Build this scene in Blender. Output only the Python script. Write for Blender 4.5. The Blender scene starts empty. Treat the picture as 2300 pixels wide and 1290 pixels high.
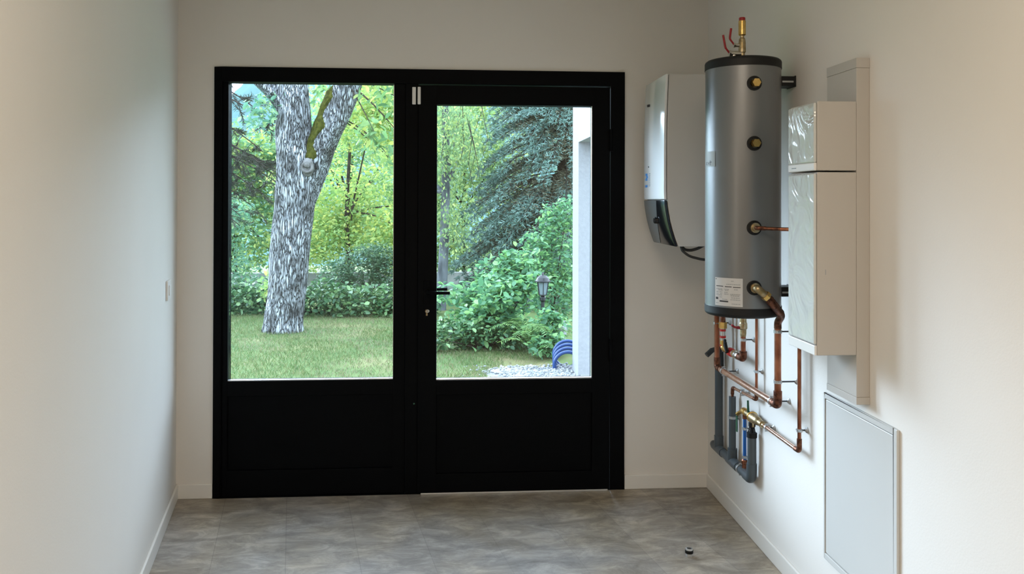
import bpy, bmesh, math, random
import numpy as np
from mathutils import Vector, Matrix

sc = bpy.context.scene
col = sc.collection
PI = math.pi
random.seed(7)
rng = np.random.default_rng(11)

# ------------------------------------------------------------------ camera
def make_camera():
    yaw, pitch, roll = 0.0689, 0.0064, 0.0024
    f_px, cy = 1820.13, 438.56
    cd = bpy.data.cameras.new('camera')
    cam = bpy.data.objects.new('camera', cd)
    col.objects.link(cam)
    fwd = Vector((math.sin(yaw) * math.cos(pitch), math.cos(yaw) * math.cos(pitch), math.sin(pitch)))
    right0 = Vector((math.cos(yaw), -math.sin(yaw), 0))
    up0 = right0.cross(fwd)
    right = math.cos(roll) * right0 + math.sin(roll) * up0
    up = -math.sin(roll) * right0 + math.cos(roll) * up0
    m = Matrix((right, up, -fwd)).transposed().to_4x4()
    m.translation = Vector((0, -4.2335, 1.5212))
    cam.matrix_world = m
    cd.sensor_width = 36.0
    cd.lens = f_px / 2300 * 36.0
    cd.shift_y = (cy - 645.0) / 2300.0
    cd.clip_start = 0.05
    cd.clip_end = 500
    sc.camera = cam
make_camera()

# ------------------------------------------------------------------ sky, fill lights, exposure
SKY_GLOW = 64.0
SKY_BASE = 7.0
def make_world():
    w = bpy.data.worlds.new('sky'); sc.world = w
    w.use_nodes = True
    nt = w.node_tree; n = nt.nodes; l = nt.links
    n.clear()
    out = n.new('ShaderNodeOutputWorld'); bg = n.new('ShaderNodeBackground')
    tc = n.new('ShaderNodeTexCoord'); sep = n.new('ShaderNodeSeparateXYZ')
    l.new(tc.outputs['Generated'], sep.inputs[0])
    def mth(op, a, b=None, clamp=False):
        m = n.new('ShaderNodeMath'); m.operation = op; m.use_clamp = clamp
        for i, v in enumerate((a, b)):
            if v is None: continue
            if isinstance(v, (int, float)): m.inputs[i].default_value = v
            else: l.new(v, m.inputs[i])
        return m.outputs[0]
    # broad bright haze low in the sky, round the hidden sun
    z = sep.outputs[2]
    dz = mth('DIVIDE', mth('SUBTRACT', z, 0.33), 0.18)
    ez = mth('EXPONENT', mth('MULTIPLY', mth('MULTIPLY', dz, dz), -1.0))
    dot = mth('ADD', mth('MULTIPLY', sep.outputs[0], -0.42), mth('MULTIPLY', sep.outputs[1], 0.908))
    az = mth('POWER', mth('MAXIMUM', dot, 0.0), 5.0)
    glow = mth('MULTIPLY', mth('MULTIPLY', ez, az), SKY_GLOW)
    base = mth('MULTIPLY', mth('GREATER_THAN', z, -0.02), SKY_BASE)
    tot = mth('ADD', glow, base)
    bg.inputs['Color'].default_value = (0.71, 0.88, 1.10, 1)
    l.new(tot, bg.inputs['Strength'])
    l.new(bg.outputs[0], out.inputs[0])
    w.cycles.sampling_method = 'MANUAL'
    w.cycles.sample_map_resolution = 512
make_world()

def area(name, loc, target, sx, sy, power, colr):
    ld = bpy.data.lights.new(name, 'AREA'); ld.shape = 'RECTANGLE'
    ld.size = sx; ld.size_y = sy; ld.energy = power; ld.color = colr
    o = bpy.data.objects.new(name, ld); col.objects.link(o)
    o.location = loc
    d = Vector(target) - Vector(loc)
    o.rotation_euler = d.to_track_quat('-Z', 'Y').to_euler()
    return o
area('overhead_fill', (0.10, -3.75, 2.68), (0.10, -3.75, 0), 1.2, 0.6, 40, (1.0, 0.84, 0.66))  # added warm fill near the camera, out of view; no fixture is modelled
area('side_fill', (-3.38, -5.9, 1.5), (0, -5.9, 1.3), 2.4, 1.6, 60, (1.0, 0.86, 0.71))  # added warm fill for the unseen room; the side wall has no window
pd = bpy.data.lights.new('daylight_portal', 'AREA'); pd.shape = 'RECTANGLE'; pd.size = 2.1; pd.size_y = 1.7
pd.cycles.is_portal = True
po = bpy.data.objects.new('daylight_portal', pd); col.objects.link(po)
po.location = (-0.2, 0.30, 1.36); po.rotation_euler = (-PI / 2, 0, 0)

sc.view_settings.view_transform = 'Standard'
sc.view_settings.look = 'None'
sc.view_settings.exposure = 0.0
sc.view_settings.gamma = 1.0
sc.view_settings.use_curve_mapping = False
cy_ = sc.cycles
cy_.use_denoising = True
cy_.max_bounces = 10
cy_.diffuse_bounces = 6
cy_.glossy_bounces = 4
cy_.transmission_bounces = 6
cy_.transparent_max_bounces = 24
cy_.sample_clamp_indirect = 8.0
cy_.caustics_reflective = False
cy_.caustics_refractive = False

# ------------------------------------------------------------------ materials
def principled(name, base, rough=0.5, metal=0.0, spec=0.5, coat=0.0):
    m = bpy.data.materials.new(name); m.use_nodes = True
    b = m.node_tree.nodes['Principled BSDF']
    b.inputs['Base Color'].default_value = (*base, 1)
    b.inputs['Roughness'].default_value = rough
    b.inputs['Metallic'].default_value = metal
    b.inputs['Specular IOR Level'].default_value = spec
    b.inputs['Coat Weight'].default_value = coat
    b.inputs['Coat Roughness'].default_value = 0.05
    return m

def noisy(name, c1, c2, scale=20, rough=0.5, metal=0.0, spec=0.5, bump=0.0, bscale=None, stretch=(1, 1, 1), detail=4, coat=0.0, lo=0.35, hi=0.65, rrange=None):
    m = principled(name, c1, rough, metal, spec, coat)
    nt = m.node_tree; n = nt.nodes; l = nt.links; b = n['Principled BSDF']
    tc = n.new('ShaderNodeTexCoord'); mp = n.new('ShaderNodeMapping')
    mp.inputs['Scale'].default_value = stretch
    l.new(tc.outputs['Object'], mp.inputs['Vector'])
    t = n.new('ShaderNodeTexNoise'); t.inputs['Scale'].default_value = scale; t.inputs['Detail'].default_value = detail
    l.new(mp.outputs[0], t.inputs['Vector'])
    r = n.new('ShaderNodeValToRGB')
    r.color_ramp.elements[0].position = lo; r.color_ramp.elements[0].color = (*c1, 1)
    r.color_ramp.elements[1].position = hi; r.color_ramp.elements[1].color = (*c2, 1)
    l.new(t.outputs['Fac'], r.inputs['Fac']); l.new(r.outputs['Color'], b.inputs['Base Color'])
    if rrange:
        mr = n.new('ShaderNodeMapRange'); mr.inputs['To Min'].default_value = rrange[0]; mr.inputs['To Max'].default_value = rrange[1]
        l.new(t.outputs['Fac'], mr.inputs['Value']); l.new(mr.outputs[0], b.inputs['Roughness'])
    if bump:
        t2 = n.new('ShaderNodeTexNoise'); t2.inputs['Scale'].default_value = bscale or scale; t2.inputs['Detail'].default_value = detail
        l.new(mp.outputs[0], t2.inputs['Vector'])
        bp = n.new('ShaderNodeBump'); bp.inputs['Strength'].default_value = bump; bp.inputs['Distance'].default_value = 0.01
        l.new(t2.outputs['Fac'], bp.inputs['Height']); l.new(bp.outputs[0], b.inputs['Normal'])
    return m

def leaf_material(name, c1, c2, c3, trans=0.4, rough=0.55):
    """leaf colour varies from leaf to leaf; part of the light passes through"""
    m = bpy.data.materials.new(name); m.use_nodes = True
    nt = m.node_tree; n = nt.nodes; l = nt.links; n.clear()
    out = n.new('ShaderNodeOutputMaterial'); mix = n.new('ShaderNodeMixShader'); mix.inputs[0].default_value = trans
    b = n.new('ShaderNodeBsdfPrincipled'); b.inputs['Roughness'].default_value = rough; b.inputs['Specular IOR Level'].default_value = 0.35
    t = n.new('ShaderNodeBsdfTranslucent')
    g = n.new('ShaderNodeNewGeometry'); r = n.new('ShaderNodeValToRGB')
    r.color_ramp.elements[0].color = (*c1, 1); r.color_ramp.elements[1].color = (*c3, 1)
    e = r.color_ramp.elements.new(0.55); e.color = (*c2, 1)
    l.new(g.outputs['Random Per Island'], r.inputs['Fac'])
    l.new(r.outputs['Color'], b.inputs['Base Color'])
    br = n.new('ShaderNodeHueSaturation'); br.inputs['Value'].default_value = 1.25; br.inputs['Saturation'].default_value = 1.1; br.inputs['Hue'].default_value = 0.49
    l.new(r.outputs['Color'], br.inputs['Color']); l.new(br.outputs[0], t.inputs['Color'])
    l.new(b.outputs[0], mix.inputs[1]); l.new(t.outputs[0], mix.inputs[2]); l.new(mix.outputs[0], out.inputs[0])
    return m

def glass_material():
    m = bpy.data.materials.new('clear_glass'); m.use_nodes = True
    nt = m.node_tree; n = nt.nodes; l = nt.links; n.clear()
    out = n.new('ShaderNodeOutputMaterial'); mix = n.new('ShaderNodeMixShader')
    tr = n.new('ShaderNodeBsdfTransparent'); tr.inputs[0].default_value = (0.97, 0.99, 0.98, 1)
    gl = n.new('ShaderNodeBsdfGlossy'); gl.inputs['Roughness'].default_value = 0.0
    lw = n.new('ShaderNodeLayerWeight'); lw.inputs['Blend'].default_value = 0.5
    p = n.new('ShaderNodeMath'); p.operation = 'POWER'; p.inputs[1].default_value = 5
    l.new(lw.outputs['Facing'], p.inputs[0])
    a = n.new('ShaderNodeMath'); a.operation = 'MULTIPLY_ADD'; a.inputs[1].default_value = 0.9; a.inputs[2].default_value = 0.03
    l.new(p.outputs[0], a.inputs[0]); l.new(a.outputs[0], mix.inputs[0])
    l.new(tr.outputs[0], mix.inputs[1]); l.new(gl.outputs[0], mix.inputs[2]); l.new(mix.outputs[0], out.inputs[0])
    return m

def floor_material():
    m = principled('concrete_look_vinyl', (0.2, 0.19, 0.17), 0.42, 0, 0.45)
    nt = m.node_tree; n = nt.nodes; l = nt.links; b = n['Principled BSDF']
    tc = n.new('ShaderNodeTexCoord'); mp = n.new('ShaderNodeMapping')
    mp.inputs['Rotation'].default_value = (0, 0, math.radians(90 - 11.2)); mp.inputs['Location'].default_value = (0.02, -0.055, 0)
    l.new(tc.outputs['Object'], mp.inputs['Vector'])
    br = n.new('ShaderNodeTexBrick'); br.inputs['Scale'].default_value = 1.0
    br.inputs['Brick Width'].default_value = 0.6; br.inputs['Row Height'].default_value = 0.30
    br.inputs['Mortar Size'].default_value = 0.0020; br.inputs['Mortar Smooth'].default_value = 0.3
    br.inputs['Color1'].default_value = (0.40, 0.40, 0.40, 1); br.inputs['Color2'].default_value = (0.60, 0.60, 0.60, 1)
    br.inputs['Mortar'].default_value = (0.28, 0.28, 0.28, 1)
    l.new(mp.outputs[0], br.inputs['Vector'])
    mp2 = n.new('ShaderNodeMapping'); mp2.inputs['Scale'].default_value = (1, 2.2, 1)
    mp2.inputs['Rotation'].default_value = (0, 0, math.radians(11))
    l.new(tc.outputs['Object'], mp2.inputs['Vector'])
    n1 = n.new('ShaderNodeTexNoise'); n1.inputs['Scale'].default_value = 5.5; n1.inputs['Detail'].default_value = 10; n1.inputs['Roughness'].default_value = 0.76
    n1.inputs['Distortion'].default_value = 0.6
    n2 = n.new('ShaderNodeTexNoise'); n2.inputs['Scale'].default_value = 2.0; n2.inputs['Detail'].default_value = 3
    l.new(mp2.outputs[0], n1.inputs['Vector']); l.new(tc.outputs['Object'], n2.inputs['Vector'])
    r = n.new('ShaderNodeValToRGB')
    r.color_ramp.elements[0].position = 0.33; r.color_ramp.elements[0].color = (0.175, 0.158, 0.140, 1)
    r.color_ramp.elements[1].position = 0.68; r.color_ramp.elements[1].color = (0.50, 0.465, 0.425, 1)
    e = r.color_ramp.elements.new(0.5); e.color = (0.30, 0.275, 0.25, 1)
    l.new(n1.outputs['Fac'], r.inputs['Fac'])
    r2 = n.new('ShaderNodeValToRGB')
    r2.color_ramp.elements[0].position = 0.4; r2.color_ramp.elements[0].color = (1, 1, 1, 1)
    r2.color_ramp.elements[1].position = 0.65; r2.color_ramp.elements[1].color = (1.10, 1.0, 0.82, 1)
    l.new(n2.outputs['Fac'], r2.inputs['Fac'])
    mx = n.new('ShaderNodeMix'); mx.data_type = 'RGBA'; mx.blend_type = 'MULTIPLY'; mx.inputs[0].default_value = 1
    l.new(r.outputs[0], mx.inputs[6]); l.new(r2.outputs[0], mx.inputs[7])
    mx2 = n.new('ShaderNodeMix'); mx2.data_type = 'RGBA'; mx2.blend_type = 'OVERLAY'; mx2.inputs[0].default_value = 0.45
    l.new(mx.outputs[2], mx2.inputs[6]); l.new(br.outputs['Color'], mx2.inputs[7])
    l.new(mx2.outputs[2], b.inputs['Base Color'])
    bp = n.new('ShaderNodeBump'); bp.inputs['Strength'].default_value = 0.12; bp.inputs['Distance'].default_value = 0.004
    l.new(n1.outputs['Fac'], bp.inputs['Height']); l.new(bp.outputs[0], b.inputs['Normal'])
    return m

def bark_material(name, light, dark, moss=None):
    m = principled(name, light, 0.9, 0, 0.15)
    nt = m.node_tree; n = nt.nodes; l = nt.links; b = n['Principled BSDF']
    tc = n.new('ShaderNodeTexCoord'); mp = n.new('ShaderNodeMapping'); mp.inputs['Scale'].default_value = (1, 1, 0.13)
    l.new(tc.outputs['Object'], mp.inputs['Vector'])
    dn = n.new('ShaderNodeTexNoise'); dn.inputs['Scale'].default_value = 14; dn.inputs['Detail'].default_value = 5
    l.new(mp.outputs[0], dn.inputs['Vector'])
    ad = n.new('ShaderNodeMix'); ad.data_type = 'RGBA'; ad.blend_type = 'ADD'; ad.inputs[0].default_value = 0.16
    l.new(mp.outputs[0], ad.inputs[6]); l.new(dn.outputs['Color'], ad.inputs[7])
    v = n.new('ShaderNodeTexVoronoi'); v.feature = 'DISTANCE_TO_EDGE'; v.inputs['Scale'].default_value = 40
    l.new(ad.outputs[2], v.inputs['Vector'])
    r = n.new('ShaderNodeValToRGB'); r.color_ramp.elements[0].position = 0.015; r.color_ramp.elements[1].position = 0.15
    r.color_ramp.elements[0].color = (*dark, 1); r.color_ramp.elements[1].color = (*light, 1)
    l.new(v.outputs['Distance'], r.inputs['Fac'])
    n2 = n.new('ShaderNodeTexNoise'); n2.inputs['Scale'].default_value = 5; n2.inputs['Detail'].default_value = 6
    l.new(tc.outputs['Object'], n2.inputs['Vector'])
    r2 = n.new('ShaderNodeValToRGB'); r2.color_ramp.elements[0].position = 0.35; r2.color_ramp.elements[1].position = 0.65
    r2.color_ramp.elements[0].color = (0.45, 0.43, 0.40, 1); r2.color_ramp.elements[1].color = (1.15, 1.15, 1.15, 1)
    l.new(n2.outputs['Fac'], r2.inputs['Fac'])
    mx = n.new('ShaderNodeMix'); mx.data_type = 'RGBA'; mx.blend_type = 'MULTIPLY'; mx.inputs[0].default_value = 1
    l.new(r.outputs[0], mx.inputs[6]); l.new(r2.outputs[0], mx.inputs[7])
    l.new(mx.outputs[2], b.inputs['Base Color'])
    bp = n.new('ShaderNodeBump'); bp.inputs['Strength'].default_value = 1.0; bp.inputs['Distance'].default_value = 0.03
    mr = n.new('ShaderNodeMapRange'); mr.inputs['From Max'].default_value = 0.2
    l.new(v.outputs['Distance'], mr.inputs['Value']); l.new(mr.outputs[0], bp.inputs['Height']); l.new(bp.outputs[0], b.inputs['Normal'])
    return m

def film_material():
    m = principled('film_covered_plastic', (0.62, 0.64, 0.62), 0.12, 0, 0.6, 0.4)
    nt = m.node_tree; n = nt.nodes; l = nt.links; b = n['Principled BSDF']
    tc = n.new('ShaderNodeTexCoord')
    t = n.new('ShaderNodeTexNoise'); t.inputs['Scale'].default_value = 9; t.inputs['Detail'].default_value = 2; t.inputs['Distortion'].default_value = 1.6
    l.new(tc.outputs['Object'], t.inputs['Vector'])
    bp = n.new('ShaderNodeBump'); bp.inputs['Strength'].default_value = 0.35; bp.inputs['Distance'].default_value = 0.02
    l.new(t.outputs['Fac'], bp.inputs['Height']); l.new(bp.outputs[0], b.inputs['Normal']); l.new(bp.outputs[0], b.inputs['Coat Normal'])
    return m

def lawn_material():
    m = principled('lawn_soil', (0.1, 0.14, 0.05), 0.95, 0, 0.1)
    nt = m.node_tree; n = nt.nodes; l = nt.links; b = n['Principled BSDF']
    tc = n.new('ShaderNodeTexCoord')
    t = n.new('ShaderNodeTexNoise'); t.inputs['Scale'].default_value = 1.3; t.inputs['Detail'].default_value = 7; t.inputs['Roughness'].default_value = 0.7
    l.new(tc.outputs['Object'], t.inputs['Vector'])
    r = n.new('ShaderNodeValToRGB')
    r.color_ramp.elements[0].position = 0.36; r.color_ramp.elements[0].color = (0.075, 0.125, 0.045, 1)
    r.color_ramp.elements[1].position = 0.68; r.color_ramp.elements[1].color = (0.22, 0.19, 0.10, 1)
    e = r.color_ramp.elements.new(0.52); e.color = (0.12, 0.16, 0.06, 1)
    l.new(t.outputs['Fac'], r.inputs['Fac']); l.new(r.outputs[0], b.inputs['Base Color'])
    return m

M = {}
M['wall'] = noisy('wall_paint', (0.765, 0.735, 0.692), (0.785, 0.755, 0.712), 1.5, 0.75, 0, 0.25, 0.04, 160)
M['ceiling'] = principled('ceiling_paint', (0.8, 0.78, 0.74), 0.9, 0, 0.2)
M['base'] = principled('baseboard_paint', (0.80, 0.78, 0.74), 0.4, 0, 0.4)
M['floor'] = floor_material()
M['black_alu'] = noisy('black_powder_coat', (0.0012, 0.0016, 0.0022), (0.0016, 0.002, 0.0028), 60, 0.55, 0, 0.07, 0.02, 400)
M['glass'] = glass_material()
M['alu'] = principled('bare_aluminium', (0.75, 0.76, 0.77), 0.35, 0.9)
M['rubber'] = principled('black_rubber', (0.006, 0.006, 0.006), 0.6, 0, 0.3)
M['panel_white'] = principled('panel_paint', (0.60, 0.60, 0.58), 0.3, 0, 0.4)
M['white_plastic'] = principled('white_plastic', (0.78, 0.77, 0.75), 0.35, 0, 0.4)
M['grey_plate'] = principled('dim_plate', (0.60, 0.60, 0.60), 0.35)
M['gloss_white'] = principled('gloss_white_cover', (0.78, 0.80, 0.82), 0.14, 0, 0.5, 0.3)
M['casing'] = principled('grey_white_sheet', (0.58, 0.57, 0.55), 0.45, 0, 0.35)
M['seam'] = principled('dark_seam', (0.02, 0.02, 0.02), 0.7)
M['panel_black'] = principled('gloss_black_panel', (0.006, 0.006, 0.007), 0.15, 0, 0.5)
M['panel_grey'] = principled('smoked_strip', (0.07, 0.075, 0.075), 0.3, 0, 0.5)
M['blue'] = principled('label_blue', (0.02, 0.23, 0.62), 0.4)
M['ink'] = principled('printing_ink', (0.03, 0.03, 0.035), 0.6)
M['ink_grey'] = principled('grey_printing', (0.30, 0.32, 0.34), 0.6)
M['tank'] = noisy('tank_jacket', (0.165, 0.176, 0.186), (0.178, 0.190, 0.200), 3, 0.36, 0.40, 0.7, 0.008, 300, coat=1.0)
M['tank'].node_tree.nodes['Principled BSDF'].inputs['Coat Roughness'].default_value = 0.30
M['black_cap'] = principled('black_tank_cap', (0.006, 0.0065, 0.007), 0.5, 0, 0.35)
M['brass'] = noisy('brass', (0.62, 0.40, 0.12), (0.78, 0.55, 0.20), 40, 0.28, 1.0)
M['old_brass'] = noisy('dull_brass', (0.34, 0.25, 0.12), (0.55, 0.46, 0.30), 60, 0.38, 1.0)
M['nickel'] = principled('nickel', (0.62, 0.60, 0.56), 0.3, 1.0)
M['copper'] = noisy('tarnished_copper', (0.20, 0.072, 0.042), (0.46, 0.195, 0.115), 25, 0.34, 1.0, rrange=(0.22, 0.48), stretch=(1, 1, 0.5))
M['copper_dark'] = noisy('burnt_copper', (0.07, 0.032, 0.022), (0.24, 0.10, 0.06), 70, 0.45, 1.0)
M['copper_bright'] = noisy('bright_copper', (0.72, 0.46, 0.36), (0.86, 0.62, 0.50), 30, 0.22, 1.0)
M['red'] = principled('red_lever_coating', (0.32, 0.004, 0.010), 0.4)
M['red_bright'] = principled('red_plastic', (0.55, 0.02, 0.015), 0.4)
M['pvc'] = noisy('grey_pvc', (0.062, 0.080, 0.093), (0.074, 0.092, 0.106), 8, 0.36, 0, 0.4)
M['pvc_dark'] = principled('dark_pvc', (0.035, 0.042, 0.048), 0.5)
M['blue_pipe'] = principled('blue_pex', (0.006, 0.11, 0.42), 0.4)
M['green'] = principled('green_lever_coating', (0.02, 0.10, 0.055), 0.4)
M['zinc'] = principled('zinc_plated', (0.55, 0.57, 0.58), 0.35, 0.9)
M['cable'] = principled('black_cable', (0.01, 0.01, 0.01), 0.5)
M['cab'] = principled('cabinet_plastic', (0.50, 0.475, 0.44), 0.5, 0, 0.3)
M['film'] = film_material()
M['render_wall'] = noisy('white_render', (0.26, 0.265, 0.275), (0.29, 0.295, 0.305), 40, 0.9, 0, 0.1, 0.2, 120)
M['garden_wall'] = noisy('garden_wall_render', (0.25, 0.25, 0.25), (0.32, 0.32, 0.32), 6, 0.9, 0, 0.1)
M['soil'] = lawn_material()
M['gravel_bed'] = noisy('gravel_bed', (0.16, 0.17, 0.18), (0.30, 0.31, 0.32), 60, 0.9, 0, 0.2, 0.6, 60)
M['stone'] = noisy('limestone', (0.16, 0.17, 0.17), (0.32, 0.33, 0.33), 12, 0.85, 0, 0.2, 0.5, 18)
M['pebble'] = noisy('pebbles', (0.20, 0.21, 0.22), (0.42, 0.43, 0.44), 9, 0.8, 0, 0.2)
M['bark'] = bark_material('grey_bark', (0.39, 0.42, 0.45), (0.03, 0.027, 0.025))
M['bark_dark'] = noisy('dark_bark', (0.02, 0.017, 0.014), (0.06, 0.05, 0.04), 14, 0.9, 0, 0.1, 0.5, 20)
M['bark_birch'] = noisy('pale_bark', (0.05, 0.055, 0.06), (0.17, 0.185, 0.20), 9, 0.9, 0, 0.1, 0.4, 20, stretch=(1, 1, 0.4))
M['moss'] = noisy('moss', (0.026, 0.030, 0.006), (0.070, 0.072, 0.014), 22, 0.95, 0, 0.05, 1.0, 60)
M['knot'] = noisy('bare_knot_wood', (0.085, 0.080, 0.075), (0.19, 0.185, 0.18), 12, 0.9, 0, 0.1, 0.6, 30)
M['hill'] = noisy('haze_tinted_hill', (0.085, 0.150, 0.150), (0.115, 0.190, 0.180), 0.12, 1.0, 0, 0.0, detail=8)  # blue-green distance haze is mixed into the base colour
M['hose'] = principled('blue_hose', (0.008, 0.045, 0.17), 0.35)
M['lantern'] = principled('black_lantern_metal', (0.010, 0.011, 0.014), 0.35, 0, 0.5)
M['lantern_glass'] = principled('milky_glass', (0.16, 0.20, 0.22), 0.15, 0, 0.5)
M['leaf_yellow'] = leaf_material('yellow_green_leaves', (0.169, 0.299, 0.104), (0.305, 0.436, 0.151), (0.546, 0.559, 0.180), 0.5)
M['leaf_walnut'] = leaf_material('fresh_green_leaves', (0.095, 0.203, 0.101), (0.177, 0.321, 0.135), (0.404, 0.451, 0.135), 0.5)
M['leaf_teal'] = leaf_material('cool_green_leaves', (0.088, 0.200, 0.144), (0.150, 0.300, 0.187), (0.300, 0.425, 0.187), 0.4)
M['leaf_hedge'] = leaf_material('laurel_leaves', (0.035, 0.092, 0.048), (0.075, 0.166, 0.070), (0.221, 0.354, 0.155), 0.25, 0.35)
M['leaf_dark'] = leaf_material('dark_shrub_leaves', (0.040, 0.099, 0.057), (0.075, 0.159, 0.088), (0.166, 0.255, 0.144), 0.25, 0.45)
M['leaf_shrub'] = leaf_material('light_shrub_leaves', (0.070, 0.176, 0.106), (0.146, 0.316, 0.169), (0.281, 0.491, 0.190), 0.4, 0.45)
M['leaf_fern'] = leaf_material('fern_fronds', (0.099, 0.211, 0.079), (0.166, 0.299, 0.111), (0.265, 0.398, 0.133), 0.4)
M['leaf_birch'] = leaf_material('pale_birch_leaves', (0.128, 0.223, 0.115), (0.230, 0.351, 0.162), (0.419, 0.486, 0.176), 0.5)
M['needle_blue'] = leaf_material('blue_spruce_needles', (0.057, 0.112, 0.090), (0.122, 0.213, 0.177), (0.250, 0.375, 0.331), 0.1)
M['needle_brown'] = leaf_material('brown_inner_needles', (0.094, 0.085, 0.053), (0.169, 0.163, 0.100), (0.275, 0.281, 0.188), 0.1)
M['needle_pine'] = leaf_material('dark_pine_needles', (0.022, 0.026, 0.018), (0.045, 0.052, 0.034), (0.090, 0.085, 0.060), 0.15)
M['grass'] = leaf_material('grass_blades', (0.066, 0.127, 0.042), (0.105, 0.165, 0.055), (0.231, 0.220, 0.110), 0.35)
M['straw'] = leaf_material('dry_grass', (0.175, 0.150, 0.094), (0.250, 0.213, 0.138), (0.325, 0.288, 0.200), 0.3)

# ------------------------------------------------------------------ geometry helpers
BASE = {}
def tag(o, label=None, cat=None, group=None, kind=None):
    if label: o['label'] = label
    if cat: o['category'] = cat
    if group: o['group'] = group
    if kind: o['kind'] = kind
    return o

def thing(name, loc, label=None, cat=None, group=None, kind=None):
    o = bpy.data.objects.new(name, None); col.objects.link(o)
    o.empty_display_size = 0.05
    o.location = loc
    BASE[o.name] = Vector(loc)
    return tag(o, label, cat, group, kind)

def frame_axes(d):
    d = d.normalized()
    a = Vector((0, 0, 1)) if abs(d.z) < 0.9 else Vector((1, 0, 0))
    u = d.cross(a).normalized(); v = d.cross(u).normalized()
    return u, v

class MB:
    """collects shapes and links them as one mesh object"""
    def __init__(self): self.v = []; self.f = []; self.s = []
    def add(self, vs, fs, smooth=False):
        o = len(self.v)
        self.v += [tuple(p) for p in vs]
        self.f += [tuple(i + o for i in f) for f in fs]
        self.s += [smooth] * len(fs)
        return self
    def box(self, a, b):
        x0, y0, z0 = (min(a[i], b[i]) for i in range(3)); x1, y1, z1 = (max(a[i], b[i]) for i in range(3))
        return self.add([(x0, y0, z0), (x1, y0, z0), (x1, y1, z0), (x0, y1, z0), (x0, y0, z1), (x1, y0, z1), (x1, y1, z1), (x0, y1, z1)],
                        [(3, 2, 1, 0), (4, 5, 6, 7), (0, 1, 5, 4), (1, 2, 6, 5), (2, 3, 7, 6), (3, 0, 4, 7)])
    def prism(self, poly, z0, z1):
        n = len(poly)
        vs = [(x, y, z0) for x, y in poly] + [(x, y, z1) for x, y in poly]
        fs = [tuple(range(n - 1, -1, -1)), tuple(range(n, 2 * n))] + [(i, (i + 1) % n, n + (i + 1) % n, n + i) for i in range(n)]
        return self.add(vs, fs)
    def extrude_y(self, poly, y0, y1, smooth_sides=False):
        """polygon in x,z pulled along y"""
        n = len(poly)
        vs = [(x, y0, z) for x, z in poly] + [(x, y1, z) for x, z in poly]
        self.add(vs, [(i, (i + 1) % n, n + (i + 1) % n, n + i) for i in range(n)], smooth_sides)
        self.add(vs, [tuple(range(n - 1, -1, -1)), tuple(range(n, 2 * n))])
        return self
    def lathe(self, base, axis, prof, seg=24, caps=True):
        """prof: (distance along axis, radius)"""
        base = Vector(base); d = Vector(axis).normalized(); u, v = frame_axes(d)
        def ring(t, r):
            return [base + d * t + (u * math.cos(2 * PI * k / seg) + v * math.sin(2 * PI * k / seg)) * r for k in range(seg)]
        for i in range(len(prof) - 1):
            (t0, r0), (t1, r1) = prof[i], prof[i + 1]
            self.add(ring(t0, r0) + ring(t1, r1), [(k, (k + 1) % seg, seg + (k + 1) % seg, seg + k) for k in range(seg)], seg > 8)
        if caps:
            if prof[0][1] > 1e-6: self.add(ring(*prof[0]), [tuple(range(seg - 1, -1, -1))])
            if prof[-1][1] > 1e-6: self.add(ring(*prof[-1]), [tuple(range(seg))])
        return self
    def cyl(self, a, b, r, seg=20):
        a = Vector(a); b = Vector(b)
        return self.lathe(a, b - a, [(0, r), ((b - a).length, r)], seg)
    def hexnut(self, a, b, r): return self.cyl(a, b, r, 6)
    def torus(self, c, axis, R, r, seg=32, sub=10, arc=1.0):
        c = Vector(c); d = Vector(axis).normalized(); u, v = frame_axes(d)
        ns = seg if arc >= 1 else seg + 1
        vs = []
        for i in range(ns):
            a = 2 * PI * arc * i / seg; e = u * math.cos(a) + v * math.sin(a)
            for j in range(sub):
                b = 2 * PI * j / sub
                vs.append(c + e * (R + r * math.cos(b)) + d * (r * math.sin(b)))
        fs = []
        for i in range(seg):
            i2 = (i + 1) % ns
            for j in range(sub):
                fs.append((i * sub + j, i2 * sub + j, i2 * sub + (j + 1) % sub, i * sub + (j + 1) % sub))
        return self.add(vs, fs, True)
    def tube(self, pts, rad, seg=16, bend=0.0, caps=True):
        pts = [Vector(p) for p in pts]
        if bend > 0 and len(pts) > 2:
            q = [pts[0]]
            for i in range(1, len(pts) - 1):
                p = pts[i]; a = (pts[i - 1] - p); b = (pts[i + 1] - p)
                k = min(bend, a.length * 0.45, b.length * 0.45)
                A = p + a.normalized() * k; B = p + b.normalized() * k
                for t in np.linspace(0, 1, 7):
                    q.append(A * (1 - t) ** 2 + p * 2 * t * (1 - t) + B * t * t)
            q.append(pts[-1]); pts = q
        n = len(pts)
        rads = list(rad) if isinstance(rad, (list, tuple)) else [rad] * n
        if len(rads) != n: rads = list(np.interp(np.linspace(0, 1, n), np.linspace(0, 1, len(rads)), rads))
        tang = [(pts[min(i + 1, n - 1)] - pts[max(i - 1, 0)]).normalized() for i in range(n)]
        u, v = frame_axes(tang[0]); vs = []
        for i in range(n):
            u = (u - tang[i] * u.dot(tang[i])).normalized(); v = tang[i].cross(u)
            for k in range(seg):
                a = 2 * PI * k / seg
                vs.append(pts[i] + (u * math.cos(a) + v * math.sin(a)) * rads[i])
        fs = [(i * seg + k, i * seg + (k + 1) % seg, (i + 1) * seg + (k + 1) % seg, (i + 1) * seg + k) for i in range(n - 1) for k in range(seg)]
        self.add(vs, fs, True)
        if caps:
            self.add(vs[:seg], [tuple(range(seg - 1, -1, -1))]); self.add(vs[-seg:], [tuple(range(seg))])
        return self
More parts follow.
